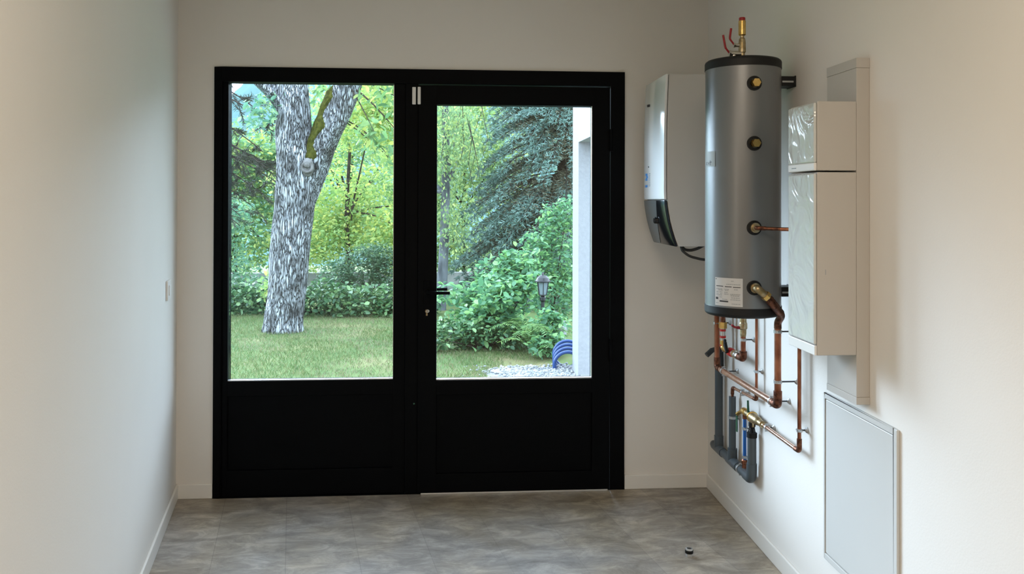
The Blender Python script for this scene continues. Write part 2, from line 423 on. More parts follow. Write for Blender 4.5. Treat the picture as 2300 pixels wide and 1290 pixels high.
    def sphere(self, c, r, su=16, sv=10, sq=(1, 1, 1)):
        c = Vector(c); vs = []
        for j in range(sv + 1):
            b = PI * j / sv
            for i in range(su):
                a = 2 * PI * i / su
                vs.append((c.x + r * sq[0] * math.sin(b) * math.cos(a), c.y + r * sq[1] * math.sin(b) * math.sin(a), c.z + r * sq[2] * math.cos(b)))
        fs = [(j * su + i, (j + 1) * su + i, (j + 1) * su + (i + 1) % su, j * su + (i + 1) % su) for j in range(sv) for i in range(su)]
        return self.add(vs, fs, True)
    def build(self, name, mat, parent=None, bevel=0.0):
        off = Vector((0, 0, 0))
        if parent is not None: off = BASE[parent.name]
        me = bpy.data.meshes.new(name)
        me.from_pydata([(p[0] - off.x, p[1] - off.y, p[2] - off.z) for p in self.v], [], self.f)
        me.polygons.foreach_set('use_smooth', self.s)
        me.materials.append(M[mat]); me.update()
        bm = bmesh.new(); bm.from_mesh(me)
        bmesh.ops.remove_doubles(bm, verts=bm.verts, dist=1e-7) if bevel else None
        bmesh.ops.recalc_face_normals(bm, faces=bm.faces)
        bm.to_mesh(me); bm.free()
        o = bpy.data.objects.new(name, me); col.objects.link(o)
        if parent is not None: o.parent = parent
        BASE[o.name] = off
        if bevel:
            b = o.modifiers.new('bevel', 'BEVEL'); b.width = bevel; b.segments = 2; b.limit_method = 'ANGLE'; b.angle_limit = math.radians(50)
        return o

def origin_to(o, p):
    """moves the origin of a single mesh thing to its own base"""
    p = Vector(p); o.data.transform(Matrix.Translation(-p)); o.location = p; BASE[o.name] = p
    return o

def text_part(name, body, size, mat, parent, origin, ux, uy):
    cu = bpy.data.curves.new(name, 'FONT'); cu.body = body; cu.size = size; cu.extrude = 0.0002
    tmp = bpy.data.objects.new(name, cu); col.objects.link(tmp)
    dg = bpy.context.evaluated_depsgraph_get()
    me = bpy.data.meshes.new_from_object(tmp.evaluated_get(dg))
    bpy.data.objects.remove(tmp)
    ux = Vector(ux).normalized(); uy = Vector(uy).normalized(); uz = ux.cross(uy)
    m = Matrix((ux, uy, uz)).transposed().to_4x4(); m.translation = Vector(origin) - BASE[parent.name]
    me.transform(m); me.name = name; me.materials.clear(); me.materials.append(M[mat])
    o = bpy.data.objects.new(name, me); col.objects.link(o); o.parent = parent; BASE[o.name] = BASE[parent.name]
    return o

def structure(o): o['kind'] = 'structure'; return o

# ------------------------------------------------------------------ room shell
XR, XL, SL, H0 = 1.3395, -1.4156, -0.19796, 2.72
def lx(y): return XL + SL * y
DX0, DX1, DH = -1.2316, 0.8875, 2.20      # door and window frame opening

mb = MB(); mb.box((XL - 0.5, 0, -0.2), (DX0, 0.30, H0)); mb.box((DX1, 0, -0.2), (XR + 0.3, 0.30, H0)); mb.box((DX0, 0, DH), (DX1, 0.30, H0))
structure(mb.build('wall_back', 'wall'))
structure(MB().box((XR, -8.3, -0.2), (XR + 0.25, 0.0, H0)).build('wall_right', 'wall'))
YE = -3.3
structure(MB().prism([(lx(0), 0), (lx(YE), YE), (lx(YE) - 0.25, YE), (lx(0) - 0.25, 0)], -0.2, H0).build('wall_left', 'wall'))
structure(MB().box((-3.4, YE, -0.2), (lx(YE) - 0.25, YE + 0.2, H0)).build('wall_return', 'wall'))
structure(MB().box((-3.6, -8.3, -0.2), (-3.4, YE + 0.2, H0)).build('wall_side', 'wall'))
structure(MB().box((-3.6, -8.5, -0.2), (XR + 0.25, -8.3, H0)).build('wall_front', 'wall'))
structure(MB().box((-3.6, -8.5, -0.2), (XR + 0.25, 0.0, 0.0)).build('floor', 'floor'))
structure(MB().box((-3.6, -8.5, H0), (XR + 0.3, 0.30, H0 + 0.15)).build('ceiling', 'ceiling'))
BH, BT = 0.075, 0.012
mb = MB(); mb.box((lx(0) + BT, -BT, 0), (DX0 - 0.001, 0, BH)); mb.box((DX1 + 0.001, -BT, 0), (XR, 0, BH))
structure(mb.build('baseboard_back', 'base', bevel=0.004))
structure(MB().box((XR - BT, -8.3, 0), (XR, -BT, BH)).build('baseboard_right', 'base', bevel=0.004))
structure(MB().prism([(lx(0), 0), (lx(YE), YE), (lx(YE) + BT, YE), (lx(0) + BT, 0)], 0, BH).build('baseboard_left', 'base', bevel=0.004))

# ------------------------------------------------------------------ black frame, fixed window, door leaf
FY0, FY1 = -0.012, 0.075
def rect_frame(mb, x0, x1, z0, z1, ix0, ix1, iz0, iz1, y0, y1):
    mb.box((x0, y0, z0), (ix0, y1, z1)); mb.box((ix1, y0, z0), (x1, y1, z1))
    mb.box((ix0, y0, iz1), (ix1, y1, z1)); mb.box((ix0, y0, z0), (ix1, y1, iz0))
t1 = structure(thing('trim_1', (-0.172, 0, 0)))
mb = MB()
rect_frame(mb, DX0, DX1, 0.0, DH, -1.192, 0.812, 0.004, 2.125, FY0, FY1)
mb.build('outer_frame', 'black_alu', t1, bevel=0.002)
MB().box((-0.262, FY0, 0.004), (-0.1965, FY1, 2.125)).build('mullion', 'black_alu', t1, bevel=0.002)
MB().lathe((-0.214, FY0, 0.468), (0, -1, 0), [(0, 0.0045), (0.002, 0.0045), (0.003, 0.003)], 14).build('screw_cap', 'green', t1)

w1 = structure(thing('window_1', (-0.74, 0, 0.004)))
GL = (-1.163, -0.322, 0.592, 2.127)
mb = MB()
mb = MB()
mb.box((-1.191, 0.0, 0.005), (GL[0], 0.066, 2.124)); mb.box((GL[1], 0.0, 0.005), (-0.263, 0.066, 2.124))
mb.box((GL[0], 0.0, 0.515), (GL[1], 0.066, GL[2])); mb.box((GL[0], 0.0, 0.005), (GL[1], 0.066, 0.135))
mb.build('sash', 'black_alu', w1, bevel=0.0015)
MB().box((GL[0], 0.012, 0.135), (GL[1], 0.050, 0.515)).build('lower_panel', 'black_alu', w1, bevel=0.002)
MB().box((GL[0], 0.028, GL[2]), (GL[1], 0.048, 2.126)).build('pane', 'glass', w1)
mb = MB(); mb.box((GL[0], 0.006, GL[2]), (GL[1], 0.022, GL[2] + 0.005)); mb.box((GL[1] - 0.003, 0.006, GL[2]), (GL[1], 0.024, 2.12))
mb.build('glazing_bead', 'alu', w1)

d1 = structure(thing('door_1', (0.306, 0, 0.008)))
GR = (-0.100, 0.7135, 0.588, 2.0175)
LY0, LY1 = -0.022, 0.050
mb = MB()
mb.box((-0.196, LY0, 0.010), (GR[0], LY1, 2.116)); mb.box((GR[1], LY0, 0.010), (0.806, LY1, 2.116))
mb.box((GR[0], LY0, GR[3]), (GR[1], LY1, 2.116)); mb.box((GR[0], LY0, 0.514), (GR[1], LY1, GR[2])); mb.box((GR[0], LY0, 0.010), (GR[1], LY1, 0.105))
mb.build('leaf_frame', 'black_alu', d1, bevel=0.0015)
MB().box((GR[0], LY0 + 0.012, 0.105), (GR[1], LY1 - 0.01, 0.514)).build('lower_panel', 'black_alu', d1, bevel=0.002)
MB().box((GR[0], 0.016, GR[2]), (GR[1], 0.036, GR[3])).build('pane', 'glass', d1)
mb = MB(); mb.box((GR[0], -0.012, GR[2]), (GR[1], 0.010, GR[2] + 0.005)); mb.box((GR[1] - 0.003, -0.012, GR[2]), (GR[1], 0.010, GR[3]))
mb.build('glazing_bead', 'alu', d1)
# lever handle
mb = MB(); mb.box((-0.165, LY0 - 0.008, 0.985), (-0.134, LY0, 1.105))
mb.cyl((-0.150, LY0 - 0.005, 1.046), (-0.150, LY0 - 0.052, 1.046), 0.009)
mb.tube([(-0.150, LY0 - 0.046, 1.046), (-0.09, LY0 - 0.050, 1.046), (-0.030, LY0 - 0.044, 1.045)], [0.009, 0.0085, 0.0075], 14)
mb.build('handle', 'black_alu', d1, bevel=0.001)
mb = MB(); mb.tube([(-0.150, LY1 + 0.046, 1.046), (-0.09, LY1 + 0.050, 1.046), (-0.045, LY1 + 0.044, 1.048)], 0.008, 14); mb.cyl((-0.150, LY1, 1.046), (-0.150, LY1 + 0.05, 1.046), 0.009)
mb.build('handle', 'black_alu', d1)
lk = MB().lathe((-0.149, LY0, 0.948), (0, -1, 0), [(0, 0.009), (0.010, 0.009), (0.012, 0.0075)], 16)
lk.box((-0.153, LY0 - 0.010, 0.925), (-0.145, LY0, 0.945))
lk = lk.build('lock_cylinder', 'old_brass', d1)
kb = MB().box((-0.1505, LY0 - 0.040, 0.944), (-0.1475, LY0 - 0.011, 0.952)); kb.torus((-0.143, LY0 - 0.036, 0.952), (0, 1, 0), 0.006, 0.0022, 16, 8)
kb.build('key', 'nickel', lk)
for z0 in (1.78, 0.68):
    MB().cyl((0.811, LY0 - 0.010, z0), (0.811, LY0 - 0.010, z0 + 0.115), 0.010, 16).build('hinge', 'black_alu', d1)
t2 = structure(MB().box((-0.178, -0.026, 0.0), (0.796, -0.0125, 0.009)).build('trim_2', 'alu', bevel=0.001))

# door contact on mullion and leaf
o = MB().box((-0.2275, FY0 - 0.016, 2.016), (-0.2085, FY0 - 0.0002, 2.106)).build('contact_sensor', 'white_plastic', bevel=0.003)
tag(origin_to(o, (-0.218, FY0, 2.016)), 'slim white contact sensor strip on the black mullion, left one of the pair at top', 'sensor')
o = MB().box((-0.1995, LY0 - 0.014, 2.016), (-0.1835, LY0 - 0.0002, 2.106)).build('contact_magnet', 'white_plastic', bevel=0.003)
tag(origin_to(o, (-0.191, LY0, 2.016)), 'slim white sensor magnet on the black door leaf, right one of the pair at top', 'sensor')

# light switch on the left wall
lw = thing('light_switch', (lx(-0.33), -0.33, 1.055), 'small white light switch on the left wall beside the back corner', 'switch')
wd = Vector((SL, 1, 0)).normalized() * -1      # along the wall towards the camera
wd = Vector((-SL, -1, 0)).normalized(); wn = Vector((1, -SL, 0)).normalized()
def wbox(mb, a0, a1, z0, z1, t0, t1):
    c = Vector((lx(-0.33), -0.33, 0)); P = []
    for (a, t) in ((a0, t0), (a1, t0), (a1, t1), (a0, t1)):
        q = c + wd * a + wn * t; P.append((q.x, q.y))
    return mb.prism(P, z0, z1)
wbox(MB(), -0.055, 0.04, 1.050, 1.142, 0.0003, 0.010).build('plate', 'white_plastic', lw, bevel=0.002)
wbox(MB(), -0.030, 0.018, 1.072, 1.120, 0.010, 0.015).build('rocker', 'white_plastic', lw, bevel=0.002)

# ------------------------------------------------------------------ wall hung heat pump unit
UX, UY0, UY1, UZ0, UZ1 = 0.962, -0.53, -0.13, 1.308, 2.112
hp = thing('heat_pump_unit', (XR, -0.33, UZ0), 'white wall-hung heat pump unit with black control panel, in the right corner', 'heating unit')
def curve_x(z):      # front bulges in the middle, tucks in at the bottom
    t = (z - UZ0) / (UZ1 - UZ0)
    return UX + 0.012 * max(0, t - 0.55) ** 2 * 4 + 0.075 * max(0, 0.33 - t) ** 2 * 6.5
zs = list(np.linspace(UZ0, UZ1, 22))
side = [(curve_x(z) + 0.0155, z) for z in zs]
MB().extrude_y(side + [(XR - 0.001, UZ1), (XR - 0.001, UZ0)], UY0, UY1).build('casing', 'casing', hp, bevel=0.004)
ZB = 1.525
fz = [z for z in zs if z > ZB + 0.002]; fz = [ZB + 0.002] + fz
MB().extrude_y([(curve_x(z), z) for z in fz] + [(curve_x(z) + 0.012, z) for z in fz[::-1]], UY0, UY1, True).build('front_cover', 'gloss_white', hp, bevel=0.003)
bz = [z for z in zs if z < ZB - 0.002] + [ZB - 0.002]
MB().extrude_y([(curve_x(z), z) for z in bz] + [(curve_x(z) + 0.012, z) for z in bz[::-1]], UY0, UY1, True).build('control_panel', 'panel_black', hp, bevel=0.002)
cp = [o for o in hp.children if o.name.startswith('control_panel')][0]
# smoked strip along far side of the panel, and the round knob
yst = [(-0.36, ZB - 0.004), (UY1 + 0.001, ZB - 0.004), (UY1 + 0.001, UZ0 + 0.003), (-0.31, UZ0 + 0.003)]
mb = MB(); vs = []
for i, z in enumerate(np.linspace(UZ0 + 0.003, ZB - 0.004, 10)):
    t = i / 9; yl = -0.33 - 0.05 * t + 0.06 * (1 - t) ** 2
    for y, dx in ((yl, 0.0012), (UY1 + 0.001, 0.0012)): vs.append((curve_x(z) - dx, y, z))
mb.add(vs, [(2 * i, 2 * i + 1, 2 * i + 3, 2 * i + 2) for i in range(9)], True)
mb.build('display_strip', 'panel_grey', cp)
zk = 1.425
MB().lathe((curve_x(zk) + 0.002, -0.335, zk), (-1, 0, 0), [(0, 0.017), (0.014, 0.016), (0.018, 0.012)], 20).build('knob', 'panel_black', cp)
fc = [o for o in hp.children if o.name.startswith('front_cover')][0]
mb = MB()
for (y, z, w, h) in ((-0.185, 1.652, .018, .012), (-0.20, 1.640, .014, .010), (-0.185, 1.628, .018, .012), (-0.185, 1.594, .020, .012)):
    mb.box((curve_x(z) - 0.0012, y - w, z - h / 2), (curve_x(z) + 0.002, y + w, z + h / 2))
mb.build('energy_mark', 'blue', fc)
mb = MB()
for k in range(6):
    z = 1.655 - k * 0.0105; mb.box((curve_x(z) - 0.0012, -0.262, z - 0.003), (curve_x(z) + 0.002, -0.232, z + 0.003))
mb.box((curve_x(1.595) - 0.0012, -0.262, 1.592), (curve_x(1.595) + 0.002, -0.236, 1.598))
mb.build('label_print', 'ink_grey', fc)
mb = MB(); zl = 2.00
mb.add([(curve_x(zl) - 0.0012, -0.245, zl - 0.009), (curve_x(zl) - 0.0012, -0.185, zl - 0.006), (curve_x(zl) - 0.0012, -0.180, zl + 0.007), (curve_x(zl) - 0.0012, -0.238, zl + 0.004)], [(0, 1, 2, 3)])
mb.build('logo', 'ink', fc)
mb = MB(); mb.sphere((curve_x(1.69), -0.235, 1.69), 0.004, 10, 6); mb.build('screw', 'ink', fc)
# cables leaving the underside
mb = MB(); mb.tube([(1.05, -0.50, UZ0 + 0.004), (1.055, -0.505, 1.288), (1.085, -0.52, 1.262), (1.14, -0.54, 1.248), (1.22, -0.56, 1.246), (1.33, -0.56, 1.23)], 0.006, 10, 0.02)
o = mb.build('power_cable', 'cable'); tag(origin_to(o, (1.05, -0.5, 1.30)), 'black cable drooping lowest below the wall-hung unit', 'cable')
mb = MB(); mb.tube([(1.06, -0.47, UZ0 + 0.004), (1.075, -0.475, 1.290), (1.10, -0.49, 1.287), (1.13, -0.50, 1.296), (1.16, -0.50, UZ0 + 0.004)], 0.007, 10, 0.015)
o = mb.build('sensor_cable', 'cable'); tag(origin_to(o, (1.06, -0.47, 1.30)), 'short black cable looping up against the underside of the wall-hung unit', 'cable')

# ------------------------------------------------------------------ buffer tank
TX, TY, TR = 1.138, -1.08, 0.148
TZ0, TZ1 = 1.070, 2.085
tk = thing('buffer_tank', (TX, TY, TZ0), 'tall grey cylindrical water tank with black caps, hung on the right wall', 'water tank')
MB().lathe((TX, TY, TZ0 + 0.034), (0, 0, 1), [(0, TR - 0.002), (TZ1 - TZ0 - 0.068, TR - 0.002)], 72).build('jacket', 'tank', tk)
def cap(z0, z1, up):
    p = [(0, TR), (0.026, TR), (0.032, TR - 0.002), (0.037, TR - 0.008), (0.040, TR - 0.022)]
    return MB().lathe((TX, TY, z0), (0, 0, 1 if up else -1), p, 72)
cap(TZ1 - 0.045, TZ1, True).build('top_cap', 'black_cap', tk)
cap(TZ0 + 0.040, TZ0, False).build('bottom_cap', 'black_cap', tk)
PX = TX - 0.008
def surf_y(x): return TY - math.sqrt(TR ** 2 - (x - TX) ** 2)
for z, kind in ((1.969, 'plug'), (1.740, 'plug'), (1.419, 'small'), (1.191, 'big')):
    y0 = surf_y(PX)
    pr = MB().lathe((PX, y0 + 0.006, z), (0, -1, 0), [(0, 0.028), (0.008, 0.028), (0.0095, 0.026), (0.0095, 0.018)], 32, False)
    pr.lathe((PX, y0 + 0.006, z), (0, -1, 0), [(0.0030, 0.0265), (0.0031, 0.001)], 32, False)
    pr = pr.build('port', 'black_cap', tk)
    if kind == 'plug':
        MB().hexnut((PX, y0, z), (PX, y0 - 0.026, z), 0.0165).lathe((PX, y0, z), (0, -1, 0), [(0, 0.013), (0.012, 0.015)], 20).build('plug', 'brass', pr)
    else:
        MB().lathe((PX, y0, z), (0, -1, 0), [(0, 0.019), (0.014, 0.019), (0.014, 0.014), (0.022, 0.014)], 24).build('threaded_ring', 'old_brass', pr)
# wall brackets
for z in (1.995, 1.163):
    br = MB().box((TX + TR * 0.80, TY - 0.042, z - 0.019), (XR - 0.006, TY + 0.042, z + 0.019)); br.box((XR - 0.006, TY - 0.042, z - 0.022), (XR - 0.0005, TY + 0.042, z + 0.022))
    bo = br.build('bracket', 'black_cap', tk, bevel=0.002)
    MB().box((TX + TR - 0.004, TY - 0.0428, z - 0.006), (XR - 0.012, TY - 0.0415, z + 0.001)).build('bolt', 'zinc', bo)
# data plate wrapped on the jacket
def on_jacket(a, z, dr): return (TX + (TR - 0.002 + dr) * math.sin(a), TY - (TR - 0.002 + dr) * math.cos(a), z)
def jacket_patch(mb, a0, a1, z0, z1, dr, n=10):
    vs = []
    for i in range(n + 1):
        a = a0 + (a1 - a0) * i / n
        vs += [on_jacket(a, z0, dr), on_jacket(a, z1, dr)]
    return mb.add(vs, [(2 * i, 2 * i + 2, 2 * i + 3, 2 * i + 1) for i in range(n)], True)
A0, A1 = -1.12, -0.345
pl = jacket_patch(MB(), A0, A1, 1.117, 1.225, 0.0012, 14).build('data_plate', 'grey_plate', tk)
def U(u): return A0 + (A1 - A0) * u
def V_(v): return 1.225 - 0.108 * v
mb = MB()
for (u0, u1, v0, v1) in ((.03, .07, .04, .07), (.06, .34, .29, .315), (.40, .64, .295, .32), (.68, .93, .305, .33), (.20, .52, .81, .86), (.04, .14, .70, .78)):
    jacket_patch(mb, U(u0), U(u1), V_(v1), V_(v0), 0.0018, 4)
mb.build('bold_print', 'ink', pl)
mb = MB(); rr = random.Random(3)
for (v, segs) in ((.10, ((.62, .70),)), (.22, ((.45, .92),)), (.40, ((.06, .30), (.37, .55), (.72, .85))), (.44, ((.15, .32), (.40, .53))), (.51, ((.06, .16), (.20, .30), (.38, .5))),
                  (.57, ((.06, .15), (.22, .30), (.38, .53), (.58, .92))), (.62, ((.06, .30), (.6, .9))), (.69, ((.2, .3), (.62, .9))), (.76, ((.3, .5), (.6, .92))), (.91, ((.05, .14), (.64, .92)))):
    for (u0, u1) in segs:
        u = u0
        while u < u1:
            w = rr.uniform(.025, .07); jacket_patch(mb, U(u), U(min(u + w, u1)), V_(v + .014), V_(v - .010), 0.0018, 2); u += w + .012
mb.build('small_print', 'ink_grey', pl)
st = jacket_patch(MB(), -1.66, -1.13, 1.655, 1.715, 0.0012, 10).build('sticker', 'ink_grey', tk)
st.data.materials.clear(); st.data.materials.append(principled('sticker_grey', (0.33, 0.37, 0.37), 0.4))
mb = MB()
for (a0, a1, z0, z1) in ((-1.56, -1.545, 1.662, 1.674), (-1.53, -1.49, 1.662, 1.664), (-1.53, -1.49, 1.6725, 1.6745), (-1.53, -1.515, 1.662, 1.674), (-1.42, -1.405, 1.662, 1.674), (-1.44, -1.38, 1.668, 1.6695),
                         (-1.34, -1.32, 1.6600, 1.680), (-1.36, -1.26, 1.672, 1.6745)):
    jacket_patch(mb, a0, a1, z0, z1, 0.0018, 2)
mb.build('lettering', 'ink', st)
# air vent with ball valves on top
AX, AY = 1.135, -1.08
av = MB().lathe((AX, AY, TZ1 - 0.004), (0, 0, 1), [(0, 0.011), (0.030, 0.011), (0.032, 0.014), (0.046, 0.0145), (0.070, 0.014), (0.086, 0.012), (0.090, 0.008), (0.098, 0.008)], 24)
av = av.build('vent_stem', 'old_brass', tk)
MB().lathe((AX, AY, TZ1 + 0.094), (0, 0, 1), [(0, 0.010), (0.004, 0.0145), (0.058, 0.0145), (0.060, 0.0135)], 24).build('air_vent', 'brass', tk)
MB().lathe((AX, AY, TZ1 + 0.154), (0, 0, 1), [(0, 0.0125), (0.011, 0.0125), (0.013, 0.011)], 20).build('vent_cap', 'red', tk)
for (zc, xs, ze, body_r) in ((TZ1 + 0.056, 0.028, 0.105, 0.007), (TZ1 + 0.022, 0.047, 0.112, 0.011)):
    bv = MB().cyl((AX - 0.006, AY, zc), (AX - xs, AY, zc), body_r, 16).hexnut((AX - xs, AY, zc), (AX - xs - 0.007, AY, zc), body_r + 0.003)
    if body_r > 0.01: bv.cyl((AX - 0.034, AY, zc - 0.016), (AX - 0.034, AY, zc + 0.002), 0.010, 16)
    bv = bv.build('ball_valve', 'nickel', tk)
    x0 = AX - xs - 0.004
    lv = MB().tube([(x0, AY, zc + 0.002), (x0 - 0.016, AY, zc + 0.022), (x0 - 0.018, AY, zc + 0.028), (x0 - (0.013 if body_r < .01 else 0.026), AY, zc + ze - 0.038)], [0.0035, 0.0042, 0.0042, 0.0044], 10, 0.006)
    lv.build('lever', 'red', bv)

# ------------------------------------------------------------------ pipework on the right wall
def pclip(c, axis, r, label, wall=True, rod_r=0.003, ears=True):
    c = Vector(c); axis = Vector(axis).normalized()
    t = thing('pipe_clip', c, label, 'pipe clip', 'zinc pipe clips on the right wall')
    MB().lathe(c - axis * 0.006, axis, [(0, r + 0.0005), (0, r + 0.003), (0.012, r + 0.003), (0.012, r + 0.0005)], 24, False).build('ring', 'zinc', t)
    if ears:
        side = axis.cross(Vector((1, 0, 0))).normalized()
        for s in (-1, 1): MB().cyl(c + side * s * (r + 0.006) - Vector((0.008, 0, 0)), c + side * s * (r + 0.006) + Vector((0.008, 0, 0)), 0.0028, 8).build('screw', 'zinc', t)
    mb = MB().cyl(c + Vector((r + 0.001, 0, 0)), (XR - 0.001, c.y, c.z), rod_r, 10)
    mb.build('rod', 'pvc_dark', t)
    if wall: MB().lathe((XR - 0.0005, c.y, c.z), (-1, 0, 0), [(0, 0.012), (0.003, 0.012), (0.010, 0.005)], 16).build('wall_rosette', 'zinc', t)
    return t

# thick pipe: lower tank port, elbow, riser, run along the wall, far riser
vx, vy = 1.262, -1.127
t = thing('copper_heating_pipe', (1.266, -0.75, 0.712), 'thickest copper pipe, from the lowest tank port down and back along the wall', 'pipe')
py = surf_y(PX)
MB().tube([(PX, py - 0.020, 1.191), (PX, py - 0.032, 1.191), (PX + 0.018, py - 0.032, 1.176), (PX + 0.030, py - 0.031, 1.166)], 0.0145, 18, 0.014).build('brass_elbow', 'old_brass', t)
a = Vector((PX + 0.028, py - 0.031, 1.168)); b = Vector((PX + 0.040, py - 0.029, 1.158))
MB().hexnut(a, b, 0.019).build('brass_nut', 'brass', t)
k1 = Vector((vx - 0.004, vy - 0.050, 1.078))
MB().tube([b, (1.195, py - 0.018, 1.128), k1, (vx, vy, 1.045), (vx, vy, 1.02)], 0.0145, 18, 0.02).build('flexible_elbow', 'copper_dark', t)
mb = MB()
d = (k1 - b)
for i in range(6):
    p = b + d * (0.12 + 0.14 * i); mb.lathe(p, d, [(-0.004, 0.0145), (0, 0.0168), (0.006, 0.0168), (0.010, 0.0145)], 18, False)
mb.build('joint_collar', 'copper_dark', t)
MB().cyl((vx, vy, 1.03), (vx, vy, 0.765), 0.0132, 24).build('riser', 'copper', t)
MB().tube([(vx, vy, 0.775), (vx, vy, 0.718), (vx + 0.004, vy + 0.05, 0.716)], 0.0165, 20, 0.035).build('elbow', 'copper_dark', t)
MB().cyl((1.266, vy + 0.045, 0.716), (1.270, -0.40, 0.711), 0.0138, 24).build('wall_run', 'copper_bright', t)
MB().tube([(1.27, -0.41, 0.711), (1.27, -0.362, 0.711), (1.27, -0.362, 0.76)], 0.0155, 20, 0.03).build('elbow', 'copper_dark', t)
MB().cyl((1.27, -0.362, 0.75), (1.27, -0.350, UZ0 - 0.001), 0.0128, 24).build('riser', 'copper', t)
pclip((vx, vy, 1.008), (0, 0, 1), 0.0132, 'clip holding the thick copper riser just below the tank')
pclip((vx, vy, 0.811), (0, 0, 1), 0.0132, 'clip low on the thick copper riser, above its bottom elbow')
pclip((1.267, -1.055, 0.716), (0, 1, 0), 0.0138, 'clip at the near end of the thick copper run, beside the elbow')
pclip((1.2697, -0.458, 0.711), (0, 1, 0), 0.0138, 'clip at the far end of the thick copper run along the wall')
pclip((1.27, -0.352, 0.925), (0, 0, 1), 0.0128, 'clip high on the leftmost copper riser under the tank')

# second pipe with brass valve, black elbow, red filling loop
t = thing('copper_return_pipe', (1.289, -0.60, 0.81), 'medium copper pipe with a dull brass valve under the tank and a red-banded loop', 'pipe')
MB().tube([(1.289, -0.668, 1.02), (1.289, -0.668, 1.21), (1.289, -0.50, 1.21), (1.289, -0.50, UZ0 - 0.001)], 0.011, 18, 0.03).build('upper_run', 'copper', t)
vb = MB().lathe((1.289, -0.668, 0.912), (0, 0, 1), [(0, 0.0125), (0.012, 0.014), (0.030, 0.014), (0.036, 0.0185), (0.058, 0.0185), (0.064, 0.015), (0.100, 0.015), (0.110, 0.0125)], 20).build('valve_body', 'old_brass', t)
mb = MB().cyl((1.289, -0.668, 0.950), (1.262, -0.668, 0.952), 0.007, 12); mb.tube([(1.262, -0.668, 0.951), (1.248, -0.668, 0.955), (1.236, -0.668, 0.964)], 0.005, 10); mb.build('valve_lever', 'red', vb)
MB().cyl((1.289, -0.668, 0.92), (1.289, -0.668, 0.835), 0.0112, 22).build('riser', 'copper', t)
MB().tube([(1.289, -0.668, 0.845), (1.289, -0.668, 0.812), (1.288, -0.618, 0.812)], 0.0165, 20, 0.03).build('elbow', 'copper_dark', t)
uv = MB().lathe((1.288, -0.622, 0.812), (0, 1, 0), [(0, 0.013), (0.014, 0.0175), (0.026, 0.0175), (0.034, 0.013), (0.05, 0.013), (0.054, 0.017), (0.075, 0.017)], 18).build('union', 'nickel', t)
MB().lathe((1.288, -0.566, 0.812), (0, 1, 0), [(0, 0.0182), (0.008, 0.0182)], 18).build('band', 'brass', uv)
MB().lathe((1.287, -0.548, 0.812), (0, 1, 0), [(0, 0.016), (0.02, 0.020), (0.05, 0.020), (0.058, 0.014)], 18).build('red_valve', 'red_bright', t)
MB().tube([(1.286, -0.492, 0.812), (1.283, -0.412, 0.812), (1.282, -0.410, 0.85)], 0.014, 18, 0.03).build('brass_elbow', 'brass', t)
MB().lathe((1.282, -0.410, 0.845), (0, 0, 1), [(0, 0.011), (0.075, 0.011)], 18).build('sight_tube', 'nickel', t)
for z in (0.820, 0.862, 0.894): MB().lathe((1.282, -0.410, z), (0, 0, 1), [(0, 0.0145), (0.010, 0.0145)], 18).build('red_collar', 'red_bright', t)
MB().hexnut((1.282, -0.410, 0.908), (1.282, -0.410, 0.938), 0.0195).build('brass_nut', 'brass', t)
MB().cyl((1.282, -0.410, 0.938), (1.282, -0.410, UZ0 - 0.001), 0.0125, 20).build('far_riser', 'copper_dark', t)
mb = MB().tube([(1.272, -0.47, 0.862), (1.262, -0.50, 0.838), (1.262, -0.53, 0.815)], 0.007, 10); mb.tube([(1.262, -0.53, 0.818), (1.256, -0.522, 0.86)], 0.007, 10); mb.build('black_lever', 'rubber', t)
pclip((1.289, -0.668, 0.897), (0, 0, 1), 0.0112, 'clip on the medium copper riser below the brass valve')

# thin pipe and its short stub into the waste pipe
t = thing('thin_copper_pipe', (1.312, -0.62, 0.65), 'thinnest copper pipe, dropping behind the thick run and turning back into a grey waste pipe', 'pipe')
MB().tube([(1.312, -0.769, 0.67), (1.312, -0.769, 1.24), (1.312, -0.52, 1.26), (1.312, -0.48, UZ0 - 0.001)], 0.006, 14, 0.03).build('riser', 'copper', t)
MB().tube([(1.312, -0.769, 0.69), (1.312, -0.769, 0.652), (1.312, -0.735, 0.650)], 0.0085, 16, 0.02).build('elbow', 'copper_dark', t)
MB().cyl((1.312, -0.74, 0.650), (1.310, -0.485, 0.638), 0.007, 16).build('stub', 'copper_bright', t)
MB().tube([(1.310, -0.50, 0.638), (1.308, -0.474, 0.637), (1.307, -0.474, 0.605)], 0.0085, 16, 0.015).build('elbow', 'copper_dark', t)
MB().cyl((1.307, -0.474, 0.615), (1.307, -0.474, 0.585), 0.0065, 16).build('outlet', 'copper_dark', t)
pclip((1.312, -0.769, 0.775), (0, 0, 1), 0.006, 'clip on the thinnest copper pipe, midway below the tank', rod_r=0.0025)
pclip((1.311, -0.600, 0.643), (0, 1, 0), 0.007, 'clip on the short thin copper stub below the thick run', rod_r=0.0025)

